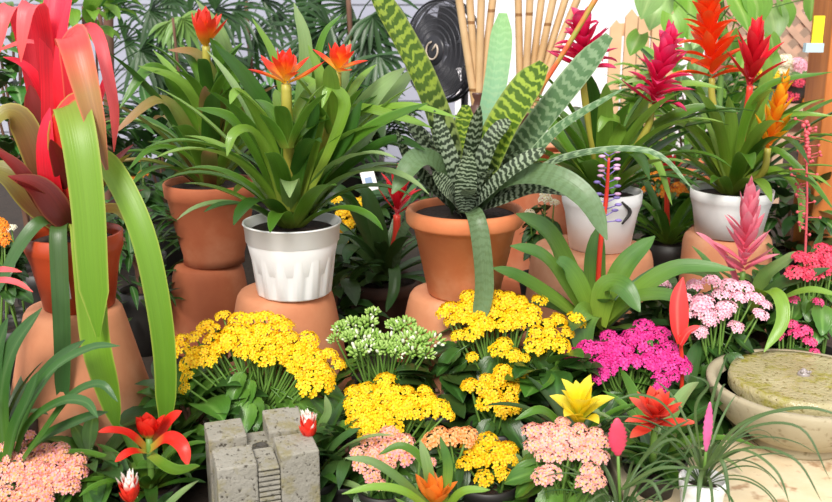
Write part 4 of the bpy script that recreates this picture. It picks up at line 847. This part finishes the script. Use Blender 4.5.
b = MB(); ring(b, fR, 0, .006); ring(b, fR*1.005, -.02, .004); ring(b, fR*.99, .02, .003); b.build('rim', blk, FA)
b = MB()
for r_, z in ((.93, .022), (.85, .026), (.74, .029), (.62, .031), (.5, .032), (.4, .034)): ring(b, fR*r_, z, .0014)
for i in range(110):
    a = 2*PI*i/110; pr = [(.99, .016), (.9, .024), (.7, .030), (.45, .033), (.28, .034)]
    b.tube([ft((fR*r_*math.cos(a+(1-r_)*.5), fR*r_*math.sin(a+(1-r_)*.5), z)) for r_, z in pr], .0011, 4, 6, caps=False)
b.build('front_guard', wire, FA)
b = MB()
for i in range(48):
    a = 2*PI*i/48; b.tube([ft((fR*r_*math.cos(a), fR*r_*math.sin(a), z)) for r_, z in ((1, -.02), (.8, -.05), (.3, -.06))], .0013, 4, 4, caps=False)
b.build('rear_guard', wire, FA)
b = MB(); b.lathe([(.0005, .02), (fR*.3, .026), (fR*.3, .034), (fR*.26, .038), (.0005, .040)], fcn, 32, mat=Mq); b.build('hub_cap', blk, FA)
b = MB(); e_ = fR*.17      # round letter-like emblem: open ring with a bar
b.tube([ft((e_*math.cos(a), e_*math.sin(a), .042)) for a in [math.radians(k) for k in range(50, 351, 30)]], .0028, 6, 30)
b.tube([ft((e_, 0, .042)), ft((0, 0, .042))], .0028, 6); b.build('emblem', sil, FA)
for i in range(5):
    b = MB(); a = 2*PI*i/5
    pts = [ft((fR*r_*math.cos(a+r_*.5), fR*r_*math.sin(a+r_*.5), 0)) for r_ in (.2, .5, .9)]
    b.ribbon(pts, fR*.62, [.6, .95, 1, .9], hint=ax+Vector((.4, 0, .4)), fold=.1, n=8); b.build('blade', blk, FA)
b = MB(); b.lathe([(.0005, -.14), (.035, -.135), (.05, -.11), (.05, -.07), (.02, -.05), (.01, 0), (.0005, .03)], fcn, 24, mat=Mq); b.build('motor_housing', blk, FA)
pb = fcn-ax*.1; b = MB(); b.tube([(pb.x, pb.y, .02), (pb.x, pb.y, pb.z-.03)], .012, 12); b.build('pole', blk, FA)
b = MB(); b.lathe([(.0005, 0), (.16, 0), (.16, .01), (.14, .02), (.03, .028), (.0005, .03)], (pb.x, pb.y, 0), 36); b.build('base', blk, FA)
# ================================================================== bamboo canes in vases
cane = NT('bamboo_cane'); sx = cane.n('ShaderNodeSeparateXYZ'); cane.l(cane.obj(), sx.inputs[0]); nz = cane.noise(cane.obj(), 12, 3)
f = cane.math('FRACT', cane.math('ADD', cane.math('MULTIPLY', sx.outputs[2], 3.5), cane.n('ShaderNodeObjectInfo').outputs['Random'])); c = cane.ramp(nz, [(.3, 'bc986a'), (.7, 'd2b48a')]); c = cane.mix(cane.math('LESS_THAN', f, .03), c, lin('8a6238'))
canem = cane.surf(c, .45)
vm = solid('brown_glazed_vase', '5a3c34', .35, .3, 8)
def vase(cx, ytop, Y, w, label, tips, r):
    t = P(cx, ytop, Y); V = MB(); R_ = w/2*S(ytop, Y); z = t.z
    V.lathe([(.0005, 0), (.07, 0), (.10, z*.25), (.11, z*.5), (.07, z*.82), (R_*.8, z-.05), (R_*.8, z-.02), (R_, z-.006), (R_, z), (R_*.85, z), (R_*.68, z-.03), (.06, z*.8), (.09, z*.5), (.06, .02), (.0005, .02)], (t.x, Y, 0), 40)
    tag(V.build('vase', vm), label, 'vase')
    for i, (x, y2, dy) in enumerate(tips):
        b = MB(); tp_ = P(x, -60, Y+dy); m0 = Vector((t.x+(tp_.x-t.x)*.0+R_*.4*(1 if x > cx else -1)*min(1, abs(x-cx)/30), Y+dy*.1, z-.03)); m1 = m0+(m0-tp_)*.0
        lo = m0+(m0-tp_).normalized()*.22; lo.x = t.x+max(-.05, min(.05, lo.x-t.x)); lo.z = max(lo.z, .05)
        b.tube([lo, m0, tp_], [r*1.1, r*1.05, r], 8, 12)
        tag(b.build('bamboo_cane', canem), 'tan bamboo cane standing in the '+('left' if cx < 500 else 'right')+' brown vase', 'cane', 'bamboo canes in the '+('left' if cx < 500 else 'right')+' vase')
vase(478, 92, 2.6, 16, 'dark brown narrow-necked vase behind the banded bromeliad, left of the pair', [(450, 0, -.03), (466, 0, .03), (483, 0, -.03), (500, 0, .03)], .010)
vase(522, 112, 2.7, 24, 'dark brown narrow-necked vase behind the banded bromeliad, right of the pair', [(517, 0, 0), (533, 0, -.03), (549, 0, .03), (566, 0, -.02), (584, 0, .03), (602, 0, 0)], .010)
# saucer stack
sv = MB()
zst = P(540, 172, 2.45).z; riser('upturned_pot', 'upturned clay pot beneath the stack of clay saucers', 540, 172, 2.45, 74, .115, M['terra2'], RG)
x0 = P(540, 172, 2.45).x
for k in range(5):
    b = MB(); z = zst+.001+k*.0165; r_ = .115-.001*k
    b.lathe([(.0005, 0), (r_*.85, 0), (r_, .012), (r_+.003, .0145), (r_+.002, .018), (r_-.004, .018), (r_*.83, .006), (.0005, .006)], (x0+R(-.004, .004), 2.45+R(-.003, .003), z), 48)
    tag(b.build('clay_saucer', M['terra3']), 'round clay saucer, %s of the stack behind the magenta guzmania' % ['lowest', 'second from the bottom', 'middle one', 'second from the top', 'topmost'][k], 'saucer', 'stacked clay saucers')
# ================================================================== palms
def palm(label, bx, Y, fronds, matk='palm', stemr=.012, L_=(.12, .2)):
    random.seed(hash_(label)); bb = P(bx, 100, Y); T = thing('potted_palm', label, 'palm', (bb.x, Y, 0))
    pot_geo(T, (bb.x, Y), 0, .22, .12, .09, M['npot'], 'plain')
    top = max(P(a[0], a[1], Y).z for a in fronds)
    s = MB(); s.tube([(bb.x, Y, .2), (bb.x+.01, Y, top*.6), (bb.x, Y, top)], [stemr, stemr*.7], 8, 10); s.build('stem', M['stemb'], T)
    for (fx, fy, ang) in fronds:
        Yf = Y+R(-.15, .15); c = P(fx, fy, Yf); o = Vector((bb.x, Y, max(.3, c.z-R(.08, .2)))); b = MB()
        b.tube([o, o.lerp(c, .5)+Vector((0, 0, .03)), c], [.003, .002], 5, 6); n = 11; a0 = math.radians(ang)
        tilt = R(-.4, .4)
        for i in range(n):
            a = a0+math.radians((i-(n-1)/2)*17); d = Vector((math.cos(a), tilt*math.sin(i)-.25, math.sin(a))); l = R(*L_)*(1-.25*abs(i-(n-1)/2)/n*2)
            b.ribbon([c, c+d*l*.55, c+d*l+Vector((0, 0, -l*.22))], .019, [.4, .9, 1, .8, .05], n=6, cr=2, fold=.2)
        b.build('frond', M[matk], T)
palm('dark lady palm against the grey wall at upper left', 106, 3.5, [(150, 10, -20), (175, 45, -10), (190, 15, 0), (160, 75, -30), (140, 50, -30), (215, 55, -20), (120, 10, 60), (190, 80, -40), (150, 60, 20), (215, 10, 30), (170, -5, -60), (125, 40, 10)])
palm('pale-leaved palm frond hanging left of the orange guzmania flower', 178, 3.0, [(168, 22, -70), (182, 18, -60)], 'palml', .006, (.07, .1))
palm('dark palm right of the orange guzmania flower', 250, 3.9, [(235, 10, -30), (255, 35, -20), (240, 60, -70), (275, 15, -40), (225, 40, 190), (290, 50, -40), (262, 0, 20), (300, 10, 20)])
palm('dense dark palm left of the black fan', 350, 3.35, [(350, 5, 200), (330, 25, 200), (372, 15, -60), (365, 40, -60), (378, 55, -80), (345, 50, 230), (375, -5, 60), (320, 5, 160), (350, 75, -90), (370, 80, -80), (335, 60, 250), (360, 20, -90), (318, 40, 200)])
s = MB(); s.tube([P(108, 300, 3.1), P(109, 60, 3.05), P(106, -40, 3.05)], [.018, .014], 10, 8); q = s.v
o = thing('bare_trunk', 'thin brown bare trunk at upper left', 'tree trunk', (P(108, 235, 3.1).x, 3.1, 0)); s2 = MB(); s2.tube([(P(108, 235, 3.1).x, 3.1, 0), P(109, 60, 3.08), P(106, -60, 3.05)], [.018, .014], 10, 12); s2.build('trunk', M['stemb'], o)
# ================================================================== shrubs behind
def shrub(name, label, cx, cy, rx, ry, Y, n, ls, mats, depth=.12, trunk=True, mesh='kal', ratio=.45, zpot=.14):
    random.seed(hash_(label)); c = P(cx, cy, Y); s = S(cy, Y); T = thing(name, label, 'plant', (c.x, Y, 0)); rx *= s; ry *= s
    pot_geo(T, (c.x, Y), 0, zpot, min(.09, max(.05, rx*.5)), min(.07, max(.04, rx*.4)), M['npot'], 'plain')
    st = MB()
    for k in range(5): e_ = c+Vector((R(-.5, .5)*rx, R(-.3, .3)*depth, R(-.2, .5)*ry)); st.tube([(c.x, Y, zpot-.02), ((c.x+e_.x)/2, Y, (zpot+e_.z)/2), e_], [.005, .003], 6, 6)
    st.build('stems', M['stemb'], T); b = MB()
    for i in range(n):
        d = Vector((R(-1, 1), R(-1, 1), R(-1, 1)))
        while d.length > 1: d = Vector((R(-1, 1), R(-1, 1), R(-1, 1)))
        d = d.normalized()*d.length**.4
        p = c+Vector((d.x*rx, d.y*depth, d.z*ry)); p.z = max(p.z, .03); az = math.atan2(d.y, d.x)+R(-.8, .8); l = R(.7, 1.2)*ls
        pts = curve(p, az, math.radians(R(-10, 60)), l, math.radians(R(20, 80)), 4); dd = Vector((-math.sin(az), math.cos(az), 0))
        b.ribbon(pts, l*ratio*R(.8, 1.2), [.15, .7, 1, .95, .6, .03], side=-dd, n=6, cr=2, m=random.randrange(len(mats)))
    b.build('foliage', [M[k] for k in mats], T); return T
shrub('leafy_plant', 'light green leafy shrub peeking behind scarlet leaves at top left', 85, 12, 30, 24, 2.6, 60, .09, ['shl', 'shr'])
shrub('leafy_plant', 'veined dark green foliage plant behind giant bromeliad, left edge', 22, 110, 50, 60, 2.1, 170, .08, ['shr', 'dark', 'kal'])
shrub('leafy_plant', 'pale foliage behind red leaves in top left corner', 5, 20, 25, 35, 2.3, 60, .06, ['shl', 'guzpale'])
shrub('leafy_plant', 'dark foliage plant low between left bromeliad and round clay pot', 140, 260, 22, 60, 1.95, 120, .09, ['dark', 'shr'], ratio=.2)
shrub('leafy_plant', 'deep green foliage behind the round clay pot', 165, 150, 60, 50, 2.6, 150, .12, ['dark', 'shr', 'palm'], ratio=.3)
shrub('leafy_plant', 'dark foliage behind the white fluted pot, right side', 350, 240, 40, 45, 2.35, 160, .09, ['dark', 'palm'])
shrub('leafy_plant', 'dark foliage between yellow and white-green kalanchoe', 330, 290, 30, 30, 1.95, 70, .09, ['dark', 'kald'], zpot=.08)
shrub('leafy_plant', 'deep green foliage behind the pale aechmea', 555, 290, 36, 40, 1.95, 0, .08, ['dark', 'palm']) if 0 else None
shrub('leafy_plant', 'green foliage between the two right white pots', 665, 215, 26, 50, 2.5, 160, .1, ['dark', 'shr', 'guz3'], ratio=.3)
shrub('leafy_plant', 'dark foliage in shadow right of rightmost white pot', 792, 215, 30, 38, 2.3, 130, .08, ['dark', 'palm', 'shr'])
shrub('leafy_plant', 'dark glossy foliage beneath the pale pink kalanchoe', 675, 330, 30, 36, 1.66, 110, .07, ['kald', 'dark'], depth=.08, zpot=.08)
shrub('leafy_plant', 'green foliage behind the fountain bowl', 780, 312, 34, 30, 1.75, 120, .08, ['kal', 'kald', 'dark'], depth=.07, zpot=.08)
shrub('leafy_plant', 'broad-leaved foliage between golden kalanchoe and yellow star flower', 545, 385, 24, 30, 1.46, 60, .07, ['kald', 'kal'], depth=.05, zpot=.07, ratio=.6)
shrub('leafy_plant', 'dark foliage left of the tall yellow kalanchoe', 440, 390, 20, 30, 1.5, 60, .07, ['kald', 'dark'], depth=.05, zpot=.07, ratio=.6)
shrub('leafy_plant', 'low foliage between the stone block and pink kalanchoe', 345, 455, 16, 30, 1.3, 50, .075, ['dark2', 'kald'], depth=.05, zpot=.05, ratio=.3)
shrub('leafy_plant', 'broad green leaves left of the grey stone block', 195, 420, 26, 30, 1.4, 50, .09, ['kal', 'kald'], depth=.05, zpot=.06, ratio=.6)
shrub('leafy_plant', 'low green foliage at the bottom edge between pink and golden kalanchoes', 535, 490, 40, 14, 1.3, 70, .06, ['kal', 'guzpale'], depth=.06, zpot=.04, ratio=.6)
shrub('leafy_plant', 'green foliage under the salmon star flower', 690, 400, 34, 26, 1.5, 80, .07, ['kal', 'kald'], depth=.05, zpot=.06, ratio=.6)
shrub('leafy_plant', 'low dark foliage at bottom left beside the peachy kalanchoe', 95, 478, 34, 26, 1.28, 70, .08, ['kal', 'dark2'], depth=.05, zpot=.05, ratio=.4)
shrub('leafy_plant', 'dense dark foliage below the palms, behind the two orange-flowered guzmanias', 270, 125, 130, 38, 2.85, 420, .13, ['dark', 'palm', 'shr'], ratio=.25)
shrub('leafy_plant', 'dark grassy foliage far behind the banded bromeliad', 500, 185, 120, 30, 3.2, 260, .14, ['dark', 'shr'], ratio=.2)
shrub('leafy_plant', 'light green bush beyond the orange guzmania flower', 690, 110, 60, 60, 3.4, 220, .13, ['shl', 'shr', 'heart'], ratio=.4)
# big heart leaves top right
random.seed(70); hv = P(720, 60, 2.9); HV = thing('climbing_vine', 'climbing vine with large pale heart-shaped leaves at upper right', 'plant', (hv.x, 2.9, 0))
pot_geo(HV, (hv.x, 2.9), 0, .25, .12, .09, M['terra2'], 'terra'); s = MB()
hl = [(662, 12, 40), (690, 20, 46), (672, 28, 34), (705, 38, 30), (735, 15, 40), (752, 8, 44), (770, 25, 38), (782, 14, 30), (770, 45, 24), (755, 50, 24), (745, 65, 26), (640, 45, 26), (690, 55, 28), (765, 65, 30), (730, 45, 30), (655, 0, 40), (720, -5, 40), (812, 8, 26), (700, 70, 26), (680, 0, 36)]
for i, (x, y, w_) in enumerate(hl):
    Yf = 2.9+R(-.15, .15); c = P(x, y-w_*.4, Yf); sz = w_*.88*S(y, Yf)
    place(LM['heartp' if i % 3 == 0 else 'heart'], 'leaf', c, Vector((R(-.5, .5), -1, R(.3, .9))), Vector((R(-.5, .5), -.2, -1)), sz, HV)
    o_ = Vector((hv.x+R(-.06, .06), 2.95, c.z-R(.05, .25))); s.tube([o_, (o_+c)/2+Vector((0, .02, .03)), c], [.003, .002], 5, 5)
s.tube([(hv.x, 2.9, .22), (hv.x+.02, 2.94, .5), (hv.x-.02, 2.95, .95)], [.012, .007], 8, 8); s.build('stems', M['stemg'], HV)
# ================================================================== right: post, lattice, fence, stall
pm = NT('orange_brown_wood'); mp = pm.n('ShaderNodeMapping'); mp.inputs['Scale'].default_value = (18, 18, 1.2); pm.l(pm.obj(), mp.inputs[0]); nz = pm.noise(mp.outputs[0], 2, 4)
postm = pm.surf(pm.ramp(nz, [(.3, 'a8581c'), (.7, 'd0803c')]), .5)
a = P(822, 200, 2.2); b = MB(); b.box((a.x-.02, 2.2, 0), (a.x+.10, 2.32, 2.3)); tag(b.build('wooden_post', postm, smooth=False, bevel=.004), 'thick orange-brown wooden post at right edge', 'post')
b = MB(); a = P(826, 30, 2.15); s_ = S(30, 2.15); b.box((a.x-.012, 2.190, a.z-.03), (a.x+.012, 2.195, a.z+.03)); 
TG = thing('price_card', 'yellow card clipped on the wooden post', 'card', (a.x, 2.19, a.z)); b.build('card', solid('yellow_card', 'f0e020', .5, .02), TG, smooth=False)
b = MB(); b.box((a.x-.028, 2.180, a.z-.05), (a.x+.012, 2.197, a.z-.030)); b.build('clip', solid('pale_blue_plastic', 'b8d4e0', .4, .02), TG, smooth=False)
lw = solid('pinkish_lattice_wood', 'c8a088', .7, .2, 12)
LT = thing('lattice_panel', 'pinkish wooden diamond lattice panel beyond the vine', 'lattice', (P(805, 30, 5).x, 5.0, 0)); b = MB(); cx_ = P(805, 30, 5).x
for k in range(-14, 15):
    for sg in (-1, 1):
        o1 = cx_+k*.11; b.box((-.017, -.006, -.9), (.017, .006, .9), Matrix.Translation((o1, 5.0+sg*.007, .85)) @ Matrix.Rotation(sg*PI/4, 4, 'Y'))
b.build('slats', lw, LT, smooth=False)
b = MB(); b.box((cx_-.95, 4.97, 0), (cx_-.89, 5.03, 1.7)); b.build('frame_post', lw, LT, smooth=False)
PF = solid('pale_picket_wood', 'dcb48c', .7, .15, 10)
FE = thing('picket_fence', 'pale pointed picket fence in front of white wall', 'fence', (P(636, 60, 3.9).x, 3.9, 0))
for k, x in enumerate((616, 632, 645, 659, 673)):
    c = P(x, 8 if k else 30, 3.9); b = MB(); w_ = .024; z = P(x, 9 if 0 < k else 20, 3.9).z
    b.box((c.x-w_, 3.89, 0), (c.x+w_, 3.91, z-.03)); b.add([(c.x-w_, 3.89, z-.03), (c.x+w_, 3.89, z-.03), (c.x, 3.89, z), (c.x-w_, 3.91, z-.03), (c.x+w_, 3.91, z-.03), (c.x, 3.91, z)], [(0, 1, 2), (5, 4, 3), (0, 2, 5, 3), (1, 4, 5, 2)])
    b.build('picket', PF, FE, smooth=False)
for z in (.2, .6):
    b = MB(); b.box((P(612, 60, 3.9).x, 3.912, z), (P(678, 60, 3.9).x, 3.93, z+.05)); b.build('rail', PF, FE, smooth=False)
# stall table with flowering pots behind the post
ST = thing('display_table', 'pale wooden display table of flowers beyond the wooden post', 'table', (P(795, 110, 3.6).x, 3.6, 0)); tw = solid('pale_table_wood', 'd8b498', .6, .15, 8)
tx0, tx1 = P(755, 110, 3.6).x, P(880, 110, 3.6).x; tz = P(795, 100, 3.6).z
b = MB(); b.box((tx0, 3.4, tz-.03), (tx1, 3.9, tz)); b.build('table_top', tw, ST, smooth=False)
for x in (tx0+.03, tx1-.03):
    for y in (3.43, 3.87): b = MB(); b.box((x-.02, y-.02, 0), (x+.02, y+.02, tz-.03)); b.build('leg', tw, ST, smooth=False)
b = MB(); b.box((tx0, 3.42, .25), (tx1, 3.88, .27)); b.build('lower_shelf', tw, ST, smooth=False)
def stallplant(x, y, Y, w_, mk, label, zb):
    c = P(x, y, Y); random.seed(hash_(label)); T = thing('potted_flowers', label, 'flowering plant', (c.x, Y, zb)); pot_geo(T, (c.x, Y), zb+.001, zb+.07, .045, .035, M['npot'], 'plain')
    b = MB(); b.tube([(c.x, Y, zb+.05), (c.x, Y, c.z)], .004, 6); b.build('stem', M['stemg'], T)
    for k in range(w_): place(random.choice(clusters_for(mk, 'open', 26)), 'flower_cluster', c+Vector((R(-.055, .055), R(-.04, .04), R(-.035, .035))), Vector((R(-.5, .5), -.8, 1)), Vector((1, 0, 0)), .028, T)
    for k in range(8): place(LM['kal'], 'leaf', Vector((c.x+R(-.03, .03), Y+R(-.03, .03), zb+.07+R(0, .03))), Vector((R(-.4, .4), -.4, 1)), Vector((R(-1, 1), R(-1, .5), .2)), .05, T)
stallplant(772, 82, 3.55, 7, 'kY', 'yellow flowers in pot on the display table, left end', tz)
stallplant(797, 88, 3.5, 7, 'kR', 'red flowers in pot on the display table', tz)
stallplant(812, 72, 3.75, 7, 'kP', 'pale pink flowers in pot at back of the display table', tz)
stallplant(785, 66, 3.8, 7, 'kWh', 'white flowers in pot at back of the display table', tz)
stallplant(818, 92, 3.48, 6, 'kOr', 'orange flowers in pot on the display table near the post', tz)
stallplant(822, 8, 4.6, 8, 'kP', 'pink flowers high beside the lattice, top right corner', 0)
# coral flowering spike at right
dk = P(808, 260, 1.9); DK = thing('potted_spike_plant', 'plant with tall thin coral-pink flower spike in front of the wooden post', 'flowering plant', (dk.x, 1.9, 0))
pot_geo(DK, (dk.x, 1.9), 0, .14, .05, .04, M['npot'], 'plain'); cm = solid('coral_floret', 'd85a64', .5, .15, 40)
s = MB(); s.tube([(dk.x, 1.9, .12), P(807, 200, 1.9), P(805, 128, 1.9)], [.003, .0018], 6, 12); s.build('flower_spike', cm, DK)
s = MB(); random.seed(3)
for i in range(34):
    c = P(805+R(-1, 3), 122+i*3.4, 1.9); l = R(.012, .034); a_ = R(0, 6.28); e_ = c+Vector((math.cos(a_)*l, math.sin(a_)*l*.5, R(-.002, .01))); s.tube([c, e_], .0011, 4); s.ball(e_, (.0035, .0035, .0035), 6, 4)
    if i < 12: s.ball(c+Vector((R(-.006, .006), -.004, 0)), .005, 6, 4)
s.build('florets', cm, DK); rosette(DK, (dk.x, 1.9, .13), [M['guz'], M['guz3']], 12, (.12, .2), (.014, .02), e=(70, 20), droop=(40, 80))
# white paper tag in the back centre
tg = P(369, 180, 2.2); b = MB(); s_ = S(180, 2.2); Mt = Matrix.Translation(tg) @ Matrix.Rotation(-.25, 4, 'Y')
TG2 = thing('plant_tag', 'white plastic plant tag with blue print standing among yellow kalanchoe', 'tag', (tg.x, 2.2, 0)); b.box((-7*s_, -.001, -11*s_), (7*s_, .001, 11*s_), Mt); b.build('tag_plate', M['white'], TG2, smooth=False)
b = MB(); b.box((-4*s_, -.002, -4*s_), (3*s_, -.001, 3*s_), Mt); b.build('tag_print', solid('blue_print', '9ab4d8', .5), TG2, smooth=False)
b = MB(); b.tube([(tg.x+.01, 2.2, 0), tg+Vector((0, .002, -.02))], .002, 6); b.build('stake', M['white'], TG2)
# ================================================================== light
for o in list(bpy.data.objects):
    if '_w' in o: del o['_w']
wd = bpy.data.worlds.new('world'); bpy.context.scene.world = wd; wd.use_nodes = True; nt = wd.node_tree; nt.nodes.clear()
bg = nt.nodes.new('ShaderNodeBackground'); ou = nt.nodes.new('ShaderNodeOutputWorld'); bg.inputs[0].default_value = (.98, .98, 1, 1); bg.inputs[1].default_value = .9; nt.links.new(bg.outputs[0], ou.inputs[0])
def sun(e, ang, rot, col):
    l = bpy.data.lights.new('sun', 'SUN'); l.energy = e; l.angle = math.radians(ang); l.color = col; o = bpy.data.objects.new('sun', l); C.objects.link(o); o.rotation_euler = [math.radians(a) for a in rot]
sun(3.6, 22, (48, -14, 0), (1, .95, .87))
sc_ = bpy.context.scene; sc_.view_settings.view_transform = 'Standard'; sc_.view_settings.look = 'None'; sc_.view_settings.gamma = 1; sc_.view_settings.exposure = .32; sc_.view_settings.use_curve_mapping = False
